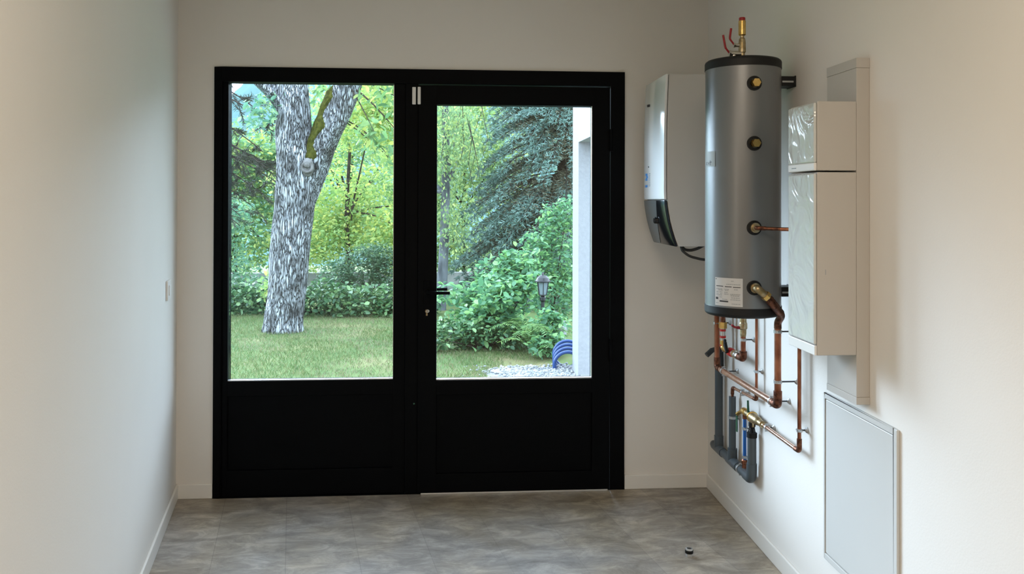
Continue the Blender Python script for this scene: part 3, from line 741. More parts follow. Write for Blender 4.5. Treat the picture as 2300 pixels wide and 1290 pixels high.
# cold water pipe with safety group
t = thing('cold_water_pipe', (1.307, -1.0, 0.565), 'slim copper pipe coming down from under the electrical cabinet, bent back to the brass valve', 'pipe')
MB().cyl((1.307, -1.224, 0.60), (1.307, -1.224, 1.30), 0.0072, 18).build('riser', 'copper', t)
MB().tube([(1.307, -1.224, 0.615), (1.307, -1.224, 0.567), (1.307, -1.185, 0.567)], 0.0095, 16, 0.022).build('elbow', 'copper_dark', t)
MB().cyl((1.307, -1.19, 0.567), (1.307, -0.865, 0.567), 0.0082, 18).build('wall_run', 'copper_bright', t)
pclip((1.307, -1.223, 0.647), (0, 0, 1), 0.0072, 'clip low on the slim copper riser below the electrical cabinet')
pclip((1.307, -0.900, 0.567), (0, 1, 0), 0.0082, 'clip on the slim copper run beside the brass safety valve')
t = thing('safety_valve', (1.307, -0.72, 0.56), 'brass safety valve group with green levers above the black funnel', 'valve')
MB().lathe((1.307, -0.875, 0.567), (0, 1, 0), [(0, 0.010), (0.02, 0.010), (0.02, 0.015), (0.045, 0.015), (0.045, 0.012), (0.06, 0.012), (0.07, 0.018), (0.11, 0.021), (0.15, 0.021), (0.16, 0.014), (0.23, 0.012)], 20).build('valve_body', 'old_brass', t)
mb = MB().torus((1.307, -0.735, 0.567), (0.25, 1, 0), 0.021, 0.0045, 24, 8); mb.build('brass_collar', 'brass', t); MB().lathe((1.307, -0.79, 0.567), (0, 1, 0), [(0, 0.0175), (0.014, 0.0175)], 6).build('brass_nut', 'brass', t)
MB().cyl((1.307, -0.735, 0.560), (1.307, -0.735, 0.525), 0.010, 16).build('outlet', 'old_brass', t)
mb = MB().tube([(1.307, -0.702, 0.575), (1.300, -0.702, 0.585), (1.299, -0.700, 0.632)], [0.0055, 0.0055, 0.0045], 10); mb.build('green_lever', 'green', t)
mb = MB().tube([(1.307, -0.62, 0.567), (1.307, -0.58, 0.548), (1.300, -0.56, 0.535)], 0.009, 12, 0.015); mb.lathe((1.307, -0.66, 0.567), (0, 1, 0), [(0, 0.012), (0.005, 0.017), (0.03, 0.017), (0.04, 0.012)], 18); mb.build('inlet', 'brass', t)
mb = MB().box((1.298, -0.560, 0.452), (1.303, -0.546, 0.525)); mb.tube([(1.30, -0.553, 0.52), (1.302, -0.565, 0.540)], 0.004, 8); mb.build('hanging_lever', 'green', t)

# blue supply pipe
t = thing('blue_water_pipe', (1.312, -0.625, 0.31), 'blue plastic water pipe rising behind the grey waste run to the brass valve', 'pipe')
MB().cyl((1.312, -0.625, 0.345), (1.312, -0.625, 0.535), 0.0078, 18).build('pipe_body', 'blue_pipe', t)
MB().lathe((1.312, -0.622, 0.305), (0, 0, 1), [(0, 0.011), (0.02, 0.011), (0.022, 0.0135), (0.035, 0.0135), (0.042, 0.009)], 16).build('lower_fitting', 'copper', t)
mb = MB().cyl((1.312, -0.622, 0.312), (XR - 0.0005, -0.622, 0.312), 0.009, 14); mb.build('wall_elbow', 'copper_dark', t)
MB().lathe((1.312, -0.625, 0.53), (0, 0, 1), [(0, 0.0105), (0.022, 0.0105)], 16).build('upper_fitting', 'copper_dark', t)
pclip((1.312, -0.625, 0.486), (0, 0, 1), 0.0078, 'upper clip on the blue pipe', rod_r=0.0025)
pclip((1.312, -0.625, 0.357), (0, 0, 1), 0.0078, 'lower clip on the blue pipe', rod_r=0.0025)

# grey waste pipe
t = thing('waste_pipe', (1.30, -0.47, 0.264), 'grey plastic waste pipe with three risers on a fat horizontal run, low on the wall', 'pipe')
wx = 1.307; R4 = 0.0195
MB().tube([(wx, -0.24, 0.288), (wx, -0.70, 0.288)], R4, 28).build('horizontal_run', 'pvc', t)
MB().tube([(wx, -0.66, 0.288), (wx, -0.722, 0.288), (wx, -0.726, 0.36)], 0.0225, 28, 0.045).build('elbow', 'pvc', t)
r3 = MB().lathe((wx, -0.727, 0.345), (0, 0, 1), [(0, R4), (0.145, R4)], 28).build('riser', 'pvc', t)
MB().lathe((wx, -0.727, 0.476), (0, 0, 1), [(0, 0.0225), (0.020, 0.0225), (0.022, 0.019), (0.022, 0.012)], 28).build('funnel_collar', 'rubber', t)
mb = MB()
for dx, dy in ((-0.012, -0.010), (0.012, -0.010), (-0.012, 0.010), (0.012, 0.010)): mb.cyl((wx + dx, -0.727 + dy, 0.495), (wx + dx * .6, -0.727 + dy * .6, 0.526), 0.0025, 8)
mb.lathe((wx, -0.729, 0.520), (0, 0, 1), [(0, 0.012), (0.006, 0.0155), (0.022, 0.0155), (0.026, 0.011)], 20)
mb.cyl((wx, -0.729, 0.498), (wx, -0.729, 0.524), 0.006, 12)
mb.build('funnel', 'rubber', t)
mb = MB().lathe((wx, -0.495, 0.288), (0, 1, 0), [(-0.065, 0.0225), (0.065, 0.0225)], 28); mb.lathe((wx, -0.474, 0.295), (0, 0, 1), [(0, 0.0225), (0.055, 0.0225)], 28); mb.build('tee', 'pvc', t)
MB().cyl((wx, -0.474, 0.34), (wx, -0.474, 0.595), 0.0165, 28).build('riser', 'pvc', t)
mb = MB().lathe((wx, -0.345, 0.288), (0, 1, 0), [(0, 0.0225), (0.13, 0.0225), (0.15, 0.019)], 28); mb.lathe((wx, -0.276, 0.295), (0, 0, 1), [(0, 0.0225), (0.058, 0.0225)], 28); mb.build('tee', 'pvc', t)
MB().cyl((wx, -0.276, 0.345), (wx, -0.276, 0.75), R4, 28).build('riser', 'pvc', t)
mb = MB().tube([(wx, -0.276, 0.735), (wx, -0.276, 0.79), (1.268, -0.285, 0.778), (1.240, -0.292, 0.756)], [0.019, 0.015, 0.013, 0.013], 22); mb.build('upper_branch', 'pvc_dark', t)
MB().tube([(wx, -0.28, 0.70), (wx, -0.276, 0.77)], 0.0225, 24).build('socket', 'pvc_dark', t)
pclip((wx, -0.474, 0.497), (0, 0, 1), 0.0165, 'clip on the middle grey waste riser')
pclip((wx, -0.585, 0.288), (0, 1, 0), R4, 'clip round the fat horizontal grey waste run')

# small copper pipe from third port
t = thing('sensor_copper_pipe', (PX, py - 0.03, 1.419), 'short copper pipe from the third tank port running behind the electrical cabinet', 'pipe')
MB().tube([(PX, py - 0.016, 1.419), (PX, py - 0.034, 1.419), (PX + 0.03, py - 0.036, 1.418)], 0.008, 14, 0.012).build('elbow', 'copper_dark', t)
MB().tube([(PX + 0.02, py - 0.036, 1.418), (1.19, py - 0.055, 1.417), (1.22, py - 0.062, 1.416)], 0.0065, 14).build('dark_run', 'copper_dark', t)
MB().tube([(1.205, py - 0.060, 1.416), (1.27, py - 0.09, 1.4155), (XR - 0.001, py - 0.12, 1.415)], 0.0072, 14).build('bright_run', 'copper', t)

# ------------------------------------------------------------------ cable trunking and electrical cabinets
EX, EY0, EY1 = 1.158, -1.690, -1.480
TXF = 1.295
t = thing('cable_trunking', (XR, -1.585, 0.865), 'flat pale vertical cable trunking fixed to the right wall behind both cabinets', 'trunking')
MB().box((TXF, EY0, 0.885), (XR - 0.0004, EY1, 1.955)).build('body', 'cab', t, bevel=0.002)
MB().box((TXF - 0.0012, EY0 - 0.0015, 1.955), (XR - 0.0004, EY1 + 0.001, 1.987)).build('top_end_cap', 'cab', t, bevel=0.001)
MB().box((TXF - 0.0012, EY0 - 0.0015, 0.862), (XR - 0.0004, EY1 + 0.001, 0.885)).build('bottom_end_cap', 'cab', t, bevel=0.001)
c1 = thing('electrical_cabinet', (EX, -1.585, 1.622), 'smaller upper electrical cabinet with film-covered front, on the wall trunking', 'electrical cabinet')
MB().box((EX + 0.006, EY0 - 0.001, 1.620), (TXF - 0.0004, EY1 + 0.001, 1.845)).build('body', 'cab', c1, bevel=0.003)
MB().box((EX - 0.004, EY0 + 0.002, 1.646), (EX + 0.006, EY1 - 0.002, 1.841)).build('film_front', 'film', c1, bevel=0.006)
MB().box((EX - 0.004, EY0 + 0.002, 1.620), (EX + 0.006, EY1 - 0.002, 1.646)).build('lower_strip', 'white_plastic', c1, bevel=0.003)
mb = MB().box((EX - 0.0048, -1.55, 1.631), (EX - 0.0038, -1.515, 1.634)); mb.build('small_print', 'ink_grey', c1)
c2 = thing('electrical_cabinet', (EX, -1.585, 1.022), 'taller lower electrical cabinet with film-covered front, on the wall trunking', 'electrical cabinet')
MB().box((EX + 0.006, EY0 - 0.001, 1.022), (TXF - 0.0004, EY1 + 0.001, 1.615)).build('body', 'cab', c2, bevel=0.003)
MB().box((EX - 0.004, EY0 + 0.002, 1.056), (EX + 0.006, EY1 - 0.002, 1.611)).build('film_front', 'film', c2, bevel=0.006)
MB().box((EX - 0.002, EY0 + 0.002, 1.022), (EX + 0.006, EY1 - 0.002, 1.054)).build('lower_strip', 'white_plastic', c2, bevel=0.002)
mb = MB().box((EX + 0.032, EY0 - 0.0016, 1.283), (EX + 0.034, EY0 - 0.0008, 1.300)); mb.build('scuff', 'ink_grey', c2)

# ------------------------------------------------------------------ flush access panel low on the right wall
t = thing('access_panel', (XR, -1.62, 0.233), 'flat white framed access panel low on the right wall below the trunking', 'panel')
x0 = XR - 0.010
mb = MB(); P0, P1, Q0, Q1 = -1.868, -1.377, 0.232, 0.829; w = 0.020
mb.box((x0, P0, Q0), (XR - 0.0003, P0 + w, Q1)); mb.box((x0, P1 - w * .5, Q0), (XR - 0.0003, P1, Q1))
mb.box((x0, P0 + w, Q1 - w), (XR - 0.0003, P1 - w * .5, Q1)); mb.box((x0, P0 + w, Q0), (XR - 0.0003, P1 - w * .5, Q0 + w))
mb.build('frame', 'panel_white', t, bevel=0.002)
MB().box((XR - 0.007, P0 + w + 0.003, Q0 + w + 0.003), (XR - 0.0003, P1 - w * .5 - 0.003, Q1 - w - 0.003)).build('panel_door', 'panel_white', t, bevel=0.002)

# ------------------------------------------------------------------ door stop on the floor
t = thing('door_stop', (0.999, -0.818, 0.0), 'small silver door stop with a black rubber band, on the floor', 'door stop')
MB().lathe((0.999, -0.818, 0), (0, 0, 1), [(0, 0.014), (0.004, 0.0145), (0.016, 0.0145)], 28).build('base', 'alu', t)
MB().lathe((0.999, -0.818, 0.014), (0, 0, 1), [(0, 0.0165), (0.002, 0.0175), (0.012, 0.0175), (0.014, 0.0165)], 28).build('rubber_band', 'rubber', t)
MB().lathe((0.999, -0.818, 0.027), (0, 0, 1), [(0, 0.0160), (0.007, 0.0150), (0.008, 0.0115), (0.003, 0.0110)], 28, False).build('metal_rim', 'alu', t)
MB().lathe((0.999, -0.818, 0.028), (0, 0, 1), [(0, 0.0112), (0.003, 0.0112)], 28).build('centre_pad', 'rubber', t)

# ================================================================== garden
GZ = -0.15
# ground, gravel
def grid_mesh(name, mat, x0, x1, y0, y1, nx, ny, hf):
    xs = np.linspace(x0, x1, nx); ys = np.linspace(y0, y1, ny)
    vs = [(x, y, hf(x, y)) for y in ys for x in xs]
    fs = [(j * nx + i, j * nx + i + 1, (j + 1) * nx + i + 1, (j + 1) * nx + i) for j in range(ny - 1) for i in range(nx - 1)]
    m = MB(); m.add(vs, fs, True); return m.build(name, mat)
def gh(x, y): return GZ + 0.02 * math.sin(x * 1.7 + 1) * math.sin(y * 1.3) + 0.012 * math.sin(3.1 * x + 2.2 * y) - 0.05 * max(0, (y - 9)) 
structure(grid_mesh('lawn_ground', 'soil', -14, 14, 0.31, 30, 90, 90, gh))
def gravel_in(x, y): return y < 4.02 - 0.25 * max(0, 0.75 - x) and y > 0.4 and x > 0.35 + 0.09 * math.sin(y * 9) - 0.25 * (3.6 - y)
structure(grid_mesh('gravel_ground', 'gravel_bed', 0.15, 3.6, 0.32, 4.1, 50, 50, lambda x, y: gh(x, y) + 0.012 - 0.06 * max(0, 0.55 + 0.10 * math.sin(y * 8) - x) - 0.12 * max(0, y - 3.86)))

def leaves(name, mat, C, size, parent=None, aspect=0.45, up=0.35, droop=0.25, fold=0.25, stuff=False, dirs=None):
    """one mesh of many folded leaves: C (n,3) places, size scalar or (n,)"""
    n = len(C); C = np.asarray(C, float)
    size = np.broadcast_to(size, (n,)) * rng.uniform(0.65, 1.3, n)
    if dirs is None:
        d = rng.normal(size=(n, 3)); d[:, 2] = d[:, 2] * 0.5 - droop
    else: d = np.asarray(dirs, float)
    d /= np.linalg.norm(d, axis=1)[:, None] + 1e-9
    nn = rng.normal(size=(n, 3)); nn[:, 2] += up * 3
    s = np.cross(d, nn); s /= np.linalg.norm(s, axis=1)[:, None] + 1e-9
    nn = np.cross(s, d)
    L = size[:, None]; W = L * aspect / 2
    v = np.stack([C, C + d * L * .35 + s * W - nn * W * fold * -1, C + d * L * .75 + s * W * .8 + nn * W * fold, C + d * L - nn * L * .08,
                  C + d * L * .75 - s * W * .8 + nn * W * fold, C + d * L * .35 - s * W + nn * W * fold], 1).reshape(-1, 3)
    if parent is not None: v = v - np.array(BASE[parent.name])
    b = (np.arange(n) * 6)[:, None]
    q = np.concatenate([b + np.array([[0, 1, 2, 3]]), b + np.array([[0, 3, 4, 5]])], 1).reshape(-1)
    me = bpy.data.meshes.new(name)
    me.vertices.add(n * 6); me.vertices.foreach_set('co', v.reshape(-1))
    me.loops.add(n * 8); me.loops.foreach_set('vertex_index', q.astype(np.int32))
    me.polygons.add(n * 2); me.polygons.foreach_set('loop_start', np.arange(n * 2, dtype=np.int32) * 4)
    me.update(calc_edges=True); me.validate()
    me.materials.append(M[mat])
    o = bpy.data.objects.new(name, me); col.objects.link(o)
    if parent is not None: o.parent = parent
    BASE[o.name] = BASE[parent.name] if parent is not None else Vector((0, 0, 0))
    if stuff: o['kind'] = 'stuff'
    return o

def blobs(n, centres, shell=0.55):
    """points scattered in the outer part of overlapping ellipsoids; centres: (x,y,z,rx,ry,rz)"""
    cs = np.array(centres, float); w = (cs[:, 3] * cs[:, 4] * cs[:, 5]) ** (2 / 3); w /= w.sum()
    k = rng.choice(len(cs), n, p=w)
    d = rng.normal(size=(n, 3)); d /= np.linalg.norm(d, axis=1)[:, None]
    r = (shell + (1 - shell) * rng.uniform(0, 1, n) ** 0.6) * (1 + 0.18 * rng.normal(size=n) * .6)
    return cs[k, :3] + d * r[:, None] * cs[k, 3:]

def random_blobs(n, x0, x1, y0, y1, z0, z1, r0, r1, flat=0.8):
    out = []
    for _ in range(n):
        r = random.uniform(r0, r1)
        out.append((random.uniform(x0, x1), random.uniform(y0, y1), random.uniform(z0, z1), r, r, r * flat))
    return out

def twigs(mb, base, tips, r0, r1=0.004, sag=0.1, seg=6):
    base = Vector(base)
    for tp in tips:
        tp = Vector(tp); m = (base + tp) / 2 + Vector((random.uniform(-.1, .1), random.uniform(-.1, .1), sag))
        q = [base * (1 - t) ** 2 + m * 2 * t * (1 - t) + tp * t * t for t in np.linspace(0, 1, 7)]
        mb.tube(q, [r0 + (r1 - r0) * i / 6 for i in range(7)], seg)

# ---- big forked tree
t = thing('forked_tree', (-2.24, 6.3, GZ - 0.02), 'large grey-barked forked tree standing on the lawn outside the left pane', 'tree')
def trunk_tube(pts, rads, seg=40, amp=0.06):
    """thick stem with ridged outline"""
    P = [Vector(p) for p in pts]
    q = []; rr = []
    n = len(P); 
    for i in range(n - 1):
        p0 = P[max(i - 1, 0)]; p1 = P[i]; p2 = P[i + 1]; p3 = P[min(i + 2, n - 1)]
        for k in range(8):
            u = k / 8
            q.append(0.5 * ((2 * p1) + (p2 - p0) * u + (2 * p0 - 5 * p1 + 4 * p2 - p3) * u * u + (3 * p1 - p0 - 3 * p2 + p3) * u ** 3))
            rr.append(rads[i] * (1 - u) + rads[i + 1] * u)
    q.append(P[-1]); rr.append(rads[-1])
    vs = []; ph = random.uniform(0, 6)
    for i, p in enumerate(q):
        for k in range(seg):
            a = 2 * PI * k / seg
            r = rr[i] * (1 + amp * math.sin(7 * a + ph + i * .13) * .4 + amp * math.sin(3 * a + ph * 2 - i * .21) * .7 + amp * .35 * math.sin(17 * a + i * .5))
            vs.append((p.x + math.cos(a) * r, p.y + math.sin(a) * r, p.z))
    fs = [(i * seg + k, i * seg + (k + 1) % seg, (i + 1) * seg + (k + 1) % seg, (i + 1) * seg + k) for i in range(len(q) - 1) for k in range(seg)]
    return vs, fs
TYY = 6.3
mb = MB()
mb.add(*trunk_tube([(-2.20, TYY, -0.24), (-2.195, TYY, -0.02), (-2.15, TYY, 0.4), (-2.115, TYY, 0.85), (-2.06, TYY, 1.4), (-2.03, TYY, 1.9), (-2.07, TYY, 2.3), (-2.08, TYY + .02, 2.8), (-2.10, TYY + .05, 3.2), (-2.12, TYY + .1, 3.7)],
                   [0.275, 0.240, 0.235, 0.245, 0.250, 0.262, 0.235, 0.205, 0.180, 0.15]), True)
mb.add(*trunk_tube([(-1.98, TYY, 1.45), (-1.86, TYY, 1.85), (-1.70, TYY - .02, 2.25), (-1.53, TYY - .02, 2.62), (-1.40, TYY, 3.02), (-1.28, TYY + .05, 3.55)], [0.16, 0.205, 0.195, 0.19, 0.185, 0.16]), True)
mb.build('trunk', 'bark', t)
mb = MB()
mb.add(*trunk_tube([(-2.12, TYY + .02, 2.55), (-2.28, TYY - .05, 2.80), (-2.50, TYY - .15, 3.02), (-2.85, TYY - .25, 3.35)], [0.10, 0.10, 0.085, 0.06], 20), True)
mb.add(*trunk_tube([(-2.22, TYY + .05, 2.75), (-2.33, TYY, 2.95), (-2.48, TYY, 3.3)], [0.08, 0.07, 0.05], 16), True)
mb.build('branch', 'bark', t)
mb = MB()
vs = []
for i in range(14):       # moss sheet hugging the inner side of the right limb
    u = i / 13; c = Vector((-1.80, TYY - .01, 1.98)).lerp(Vector((-1.42, TYY - .005, 2.98)), u); r = 0.195 * (1.03 + 0.03 * math.sin(i * 2.1)); wv = 0.5 + 0.25 * math.sin(i * 1.3) - 0.25 * u
    for k in range(10):
        a = PI * 0.90 + (k / 9) * (1.95 - 0.75 * u + 0.28 * math.sin(i * 1.3))
        rr_ = r + (0.017 if 0 < k < 9 and 0 < i < 13 else -0.03); vs.append((c.x + math.cos(a) * rr_, c.y + math.sin(a) * rr_, c.z))
mb.add(vs, [(i * 10 + k, i * 10 + k + 1, (i + 1) * 10 + k + 1, (i + 1) * 10 + k) for i in range(13) for k in range(9)], True)
mb.build('moss', 'moss', t)
kn = Vector((-1.86, TYY - 0.235, 1.93))
mb = MB().sphere(kn + Vector((0, 0.03, 0)), 0.105, 24, 12, (0.75, 0.40, 1.15)); mb.torus(kn + Vector((0, -0.012, 0)), (0, 1, 0), 0.062, 0.020, 24, 8); mb.sphere(kn + Vector((0.0, -0.012, 0.03)), 0.045, 14, 8, (1, .6, 1)); mb.build('knot', 'knot', t)
mb = MB(); twigs(mb, (-1.40, TYY, 3.0), [(-0.75, 5.6, 2.95), (-0.55, 6.3, 2.7), (-1.0, 5.8, 2.35), (-0.6, 5.9, 2.2)], 0.016, 0.004, 0.25); twigs(mb, (-1.55, TYY + .1, 2.6), [(-0.85, 6.6, 2.05), (-0.62, 6.5, 1.8)], 0.012, 0.003, 0.2)
mb.build('twigs', 'bark_dark', t)
C = blobs(1100, [(-0.75, 5.9, 2.9, .45, .5, .30), (-0.55, 6.1, 2.55, .30, .5, .28), (-1.0, 6.0, 2.35, .32, .4, .25), (-0.7, 5.9, 2.05, .28, .4, .25), (-1.65, 6.5, 2.9, .25, .3, .35), (-1.0, 6.4, 3.3, .7, .5, .3)], 0.1)
leaves('foliage', 'leaf_walnut', C, 0.115, t, 0.42, 0.3, 0.7)
C = blobs(260, [(-2.45, 6.2, 2.6, .25, .3, .25), (-2.3, 6.4, 2.85, .3, .3, .2)], 0.1)
leaves('low_leaves', 'leaf_teal', C, 0.09, t, 0.42, 0.3, 0.7)

# ---- dark pine branches coming in from the left
t = thing('pine_tree', (-4.35, 7.9, GZ - 0.05), 'dark pine reaching bare drooping branches in from the left edge, behind the forked tree', 'tree')
mb = MB(); mb.add(*trunk_tube([(-4.35, 7.9, -0.3), (-4.3, 7.9, 2), (-4.25, 7.9, 4.3)], [0.16, 0.14, 0.10], 20), True); mb.build('trunk', 'bark_dark', t)
mb = MB(); NC = []; ND = []
def pine_branch(p0, p1, sag, r, tufts):
    p0 = Vector(p0); p1 = Vector(p1); m = (p0 + p1) / 2 + Vector((0, 0, sag))
    q = [p0 * (1 - s) ** 2 + m * 2 * s * (1 - s) + p1 * s * s for s in np.linspace(0, 1, 10)]
    mb.tube(q, [r * (1 - 0.75 * i / 9) for i in range(10)], 7)
    for k in range(tufts):
        s = random.uniform(0.25, 1.0); b = p0 * (1 - s) ** 2 + m * 2 * s * (1 - s) + p1 * s * s
        tip = b + Vector((random.uniform(-.15, .32), random.uniform(-.25, .25), random.uniform(-.30, .06)))
        mb.tube([b, (b + tip) / 2 + Vector((0, 0, .03)), tip], [0.006, 0.004, 0.003], 5)
        for _ in range(60):
            s2 = random.uniform(0.35, 1.05); c = b.lerp(tip, s2); NC.append(c); d = (tip - b).normalized() + Vector(rng.normal(size=3)) * 0.65; ND.append(d)
for (z0, x1, z1, y1, tf) in ((3.6, -2.75, 2.55, 7.2, 9), (3.3, -2.7, 2.2, 7.5, 9), (3.0, -2.65, 1.95, 7.0, 9), (2.75, -2.7, 1.75, 7.8, 9), (2.5, -2.6, 1.95, 7.3, 8), (2.35, -3.0, 1.45, 7.6, 10), (2.1, -3.05, 1.30, 7.2, 10), (3.8, -2.9, 2.75, 7.9, 7), (2.6, -3.0, 1.6, 8.2, 9), (2.9, -3.0, 2.0, 8.3, 8), (2.0, -3.2, 1.15, 7.5, 8)):
    pine_branch((-4.3, 7.9, z0 - .3), (x1 + random.uniform(-.05, .25), y1, z1), 0.25, 0.022, tf + 8)
mb.build('branches', 'bark_dark', t)
leaves('needles', 'needle_pine', np.array([tuple(c) for c in NC]), 0.075, t, 0.07, 0.2, 0, 0.1, dirs=np.array([tuple(d) for d in ND]))

# ---- background trees
def leafy_tree(name, label, base, blobs_, n, mat, size, trunk_r, trunk_h, group=None, shell=0.35, bark='bark_dark', droop=0.35, nt=7):
    t = thing(name, base, label, 'tree', group)
    b = Vector(base); mb = MB()
    top = Vector((b.x + random.uniform(-.1, .1), b.y, trunk_h))
    mb.add(*trunk_tube([b, b.lerp(top, .5) + Vector((random.uniform(-.08, .08), 0, 0)), top], [trunk_r, trunk_r * .8, trunk_r * .5], 16), True)
    twigs(mb, b.lerp(top, .55), [(c[0], c[1], c[2]) for c in random.sample(blobs_, min(nt, len(blobs_)))], trunk_r * .4, 0.008, 0.2)
    mb.build('trunk', bark, t)
    leaves('foliage', mat, blobs(n, blobs_, shell), size, t, 0.5, 0.3, droop)
    return t
leafy_tree('yellow_tree', 'yellow-green leafy tree directly right of the forked trunk, behind the hedge', (-2.0, 11.5, -0.35),
           random_blobs(30, -3.1, -0.4, 10.6, 12.4, 0.3, 3.6, 0.40, 0.75), 15000, 'leaf_yellow', 0.085, 0.05, 2.6)
leafy_tree('pale_tree', 'pale green tree filling the gap behind the black mullion, farther back', (0.2, 14.5, -0.6),
           random_blobs(46, -1.6, 1.3, 13.6, 14.8, 0.2, 4.0, 0.5, 0.8), 17000, 'leaf_birch', 0.10, 0.06, 2.9)
leafy_tree('green_tree', 'cool green rounded tree left of the forked trunk, rising over the hedge', (-4.6, 11.2, -0.35),
           random_blobs(22, -5.8, -3.8, 10.2, 11.4, 0.0, 1.35, 0.40, 0.62), 10000, 'leaf_teal', 0.075, 0.10, 1.2)
leafy_tree('green_tree', 'tall pale green tree far behind the pine branches at the left', (-5.4, 15.6, -0.8),
           random_blobs(44, -6.6, -3.4, 14.8, 16.4, 0.2, 3.0, 0.5, 0.85), 15000, 'leaf_walnut', 0.12, 0.14, 2.6)
leafy_tree('bright_tree', 'bright green tree behind the fork of the big trunk', (-3.0, 19.0, -0.9),
           random_blobs(30, -4.8, -0.6, 18.2, 19.8, 0.2, 4.4, 0.6, 1.0), 9000, 'leaf_walnut', 0.12, 0.14, 2.8)
# pale weeping tree at the left of the right pane
t = leafy_tree('weeping_tree', 'pale fine-leaved weeping tree at the left edge of the door pane', (-0.24, 8.3, -0.3),
           random_blobs(20, -0.75, 0.25, 7.9, 9.2, 1.0, 3.3, 0.22, 0.45, 1.3), 7500, 'leaf_birch', 0.055, 0.085, 3.2, None, 0.1, 'bark_birch', 1.2)
mb = MB()
for k in range(26):
    x = random.uniform(-0.6, 0.4); y = random.uniform(7.6, 8.9); z = random.uniform(2.4, 3.5); L = random.uniform(0.5, 1.3)
    mb.tube([(x, y, z), (x + random.uniform(-.1, .15), y, z - L * .5), (x + random.uniform(-.15, .2), y, z - L)], [0.005, 0.004, 0.002], 5)
mb.build('hanging_twigs', 'bark_dark', t)

# ---- blue-green spruce
t = thing('blue_spruce', (1.9, 9.6, -0.35), 'big blue-green spruce with brownish inner branches behind the shrubs', 'tree')
mb = MB(); mb.add(*trunk_tube([(1.9, 9.6, -0.4), (1.9, 9.6, 2), (1.9, 9.6, 4.2)], [0.2, 0.16, 0.10], 20), True)
NC = []; ND = []; IC = []; ID = []
for k in range(340):
    z0 = random.uniform(0.0, 4.1) if k % 4 else random.uniform(0.6, 2.0); a = random.uniform(PI * 0.85, PI * 1.85); L = (1.1 + (4.2 - z0) * 0.26) * random.uniform(0.75, 1.1)
    dr = Vector((math.cos(a), math.sin(a), 0))
    p0 = Vector((1.9, 9.6, z0)); p1 = p0 + dr * L + Vector((0, 0, -0.42 * L + random.uniform(-.1, .1))); m = p0 + dr * L * .55 + Vector((0, 0, -0.03))
    q = [p0 * (1 - s) ** 2 + m * 2 * s * (1 - s) + p1 * s * s for s in np.linspace(0, 1, 7)]
    mb.tube(q, [0.016 * (1 - .8 * i / 6) for i in range(7)], 5)
    sd = Vector((-dr.y, dr.x, 0))
    for s in np.linspace(0.25, 1.0, 13):
        c = p0 * (1 - s) ** 2 + m * 2 * s * (1 - s) + p1 * s * s
        for sg in (-1, 1):
            tw = (dr * 0.6 + sd * sg * 0.8 + Vector((0, 0, -0.35 + random.uniform(-.2, .2)))).normalized(); tl = 0.20 * (1.15 - 0.6 * s) * random.uniform(.7, 1.2)
            for j in range(20):
                pc = c + tw * tl * j / 19; dd = tw + Vector(rng.normal(size=3)) * 0.55
                if s > 0.70 + random.uniform(-.22, .22): NC.append(tuple(pc)); ND.append(tuple(dd))
                elif j % 4 != 0: IC.append(tuple(pc)); ID.append(tuple(dd))
mb.build('trunk', 'bark_dark', t)
leaves('needles', 'needle_blue', np.array(NC), 0.070, t, 0.15, 0.2, 0, 0.1, dirs=np.array(ND))
leaves('inner_needles', 'needle_brown', np.array(IC), 0.070, t, 0.15, 0.2, 0, 0.1, dirs=np.array(ID))
leafy_tree('background_tree', 'dark green tree closing the view far behind the spruce', (3.6, 17, -0.7), random_blobs(24, 2.2, 5.4, 16.2, 18, 0, 4.3, 0.6, 0.9), 8000, 'leaf_dark', 0.11, 0.14, 2.8)

# ---- hedge, shrubs
def shrub(name, label, base, bl, n, mat, size, cat='shrub', shell=0.5, aspect=0.5, up=0.6, droop=0.1, group=None):
    t = thing(name, base, label, cat, group); mb = MB()
    twigs(mb, base, [(c[0], c[1], c[2]) for c in bl[:12]], 0.014, 0.004, 0.05, 5); mb.build('stems', 'bark_dark', t)
    leaves('foliage', mat, blobs(n, bl, shell), size, t, aspect, up, droop)
    return t
bl = [(x, 8.0 - 0.33 * (x + 3.3) * .4 + random.uniform(-.1, .1), 0.05 + random.uniform(-.06, .06), .30, .34, .28) for x in np.linspace(-3.75, -0.5, 17)]
shrub('laurel_hedge', 'low glossy laurel hedge along the far edge of the lawn', (-2.1, 7.8, GZ - 0.02), bl, 5200, 'leaf_hedge', 0.085, 'hedge', 0.6, 0.55)
bl = [(-1.50, 8.95, 0.42, .46, .34, .36), (-1.10, 8.95, 0.35, .32, .34, .30), (-1.9, 8.95, 0.30, .31, .34, .26), (-1.27, 8.95, 0.6, .36, .32, .25)]
shrub('round_shrub', 'dark green round shrub rising behind the hedge, right of the trunk', (-1.45, 8.95, -0.2), bl, 4200, 'leaf_dark', 0.055)
bl = [(-2.56, 7.2, 0.42, .13, .13, .16), (-2.63, 7.2, 0.22, .12, .12, .15)]
shrub('yellow_sapling', 'small sapling with yellow leaves beside the left foot of the big trunk', (-2.56, 7.2, GZ - .01), bl, 110, 'leaf_yellow', 0.08, 'plant', 0.1)
bl = random_blobs(24, -0.25, 1.0, 4.9, 5.9, -0.05, 0.55, 0.18, 0.32) + random_blobs(6, 0.35, 0.85, 5.3, 6.0, 0.6, 0.85, 0.16, 0.25)
shrub('leafy_shrub', 'broad light green leafy shrub filling the lower half of the door pane', (0.4, 5.4, GZ - 0.02), bl, 5600, 'leaf_shrub', 0.082, 'shrub', 0.40, 0.55)
bl = random_blobs(14, -0.35, 0.95, 4.75, 5.1, -0.10, 0.12, 0.10, 0.2)
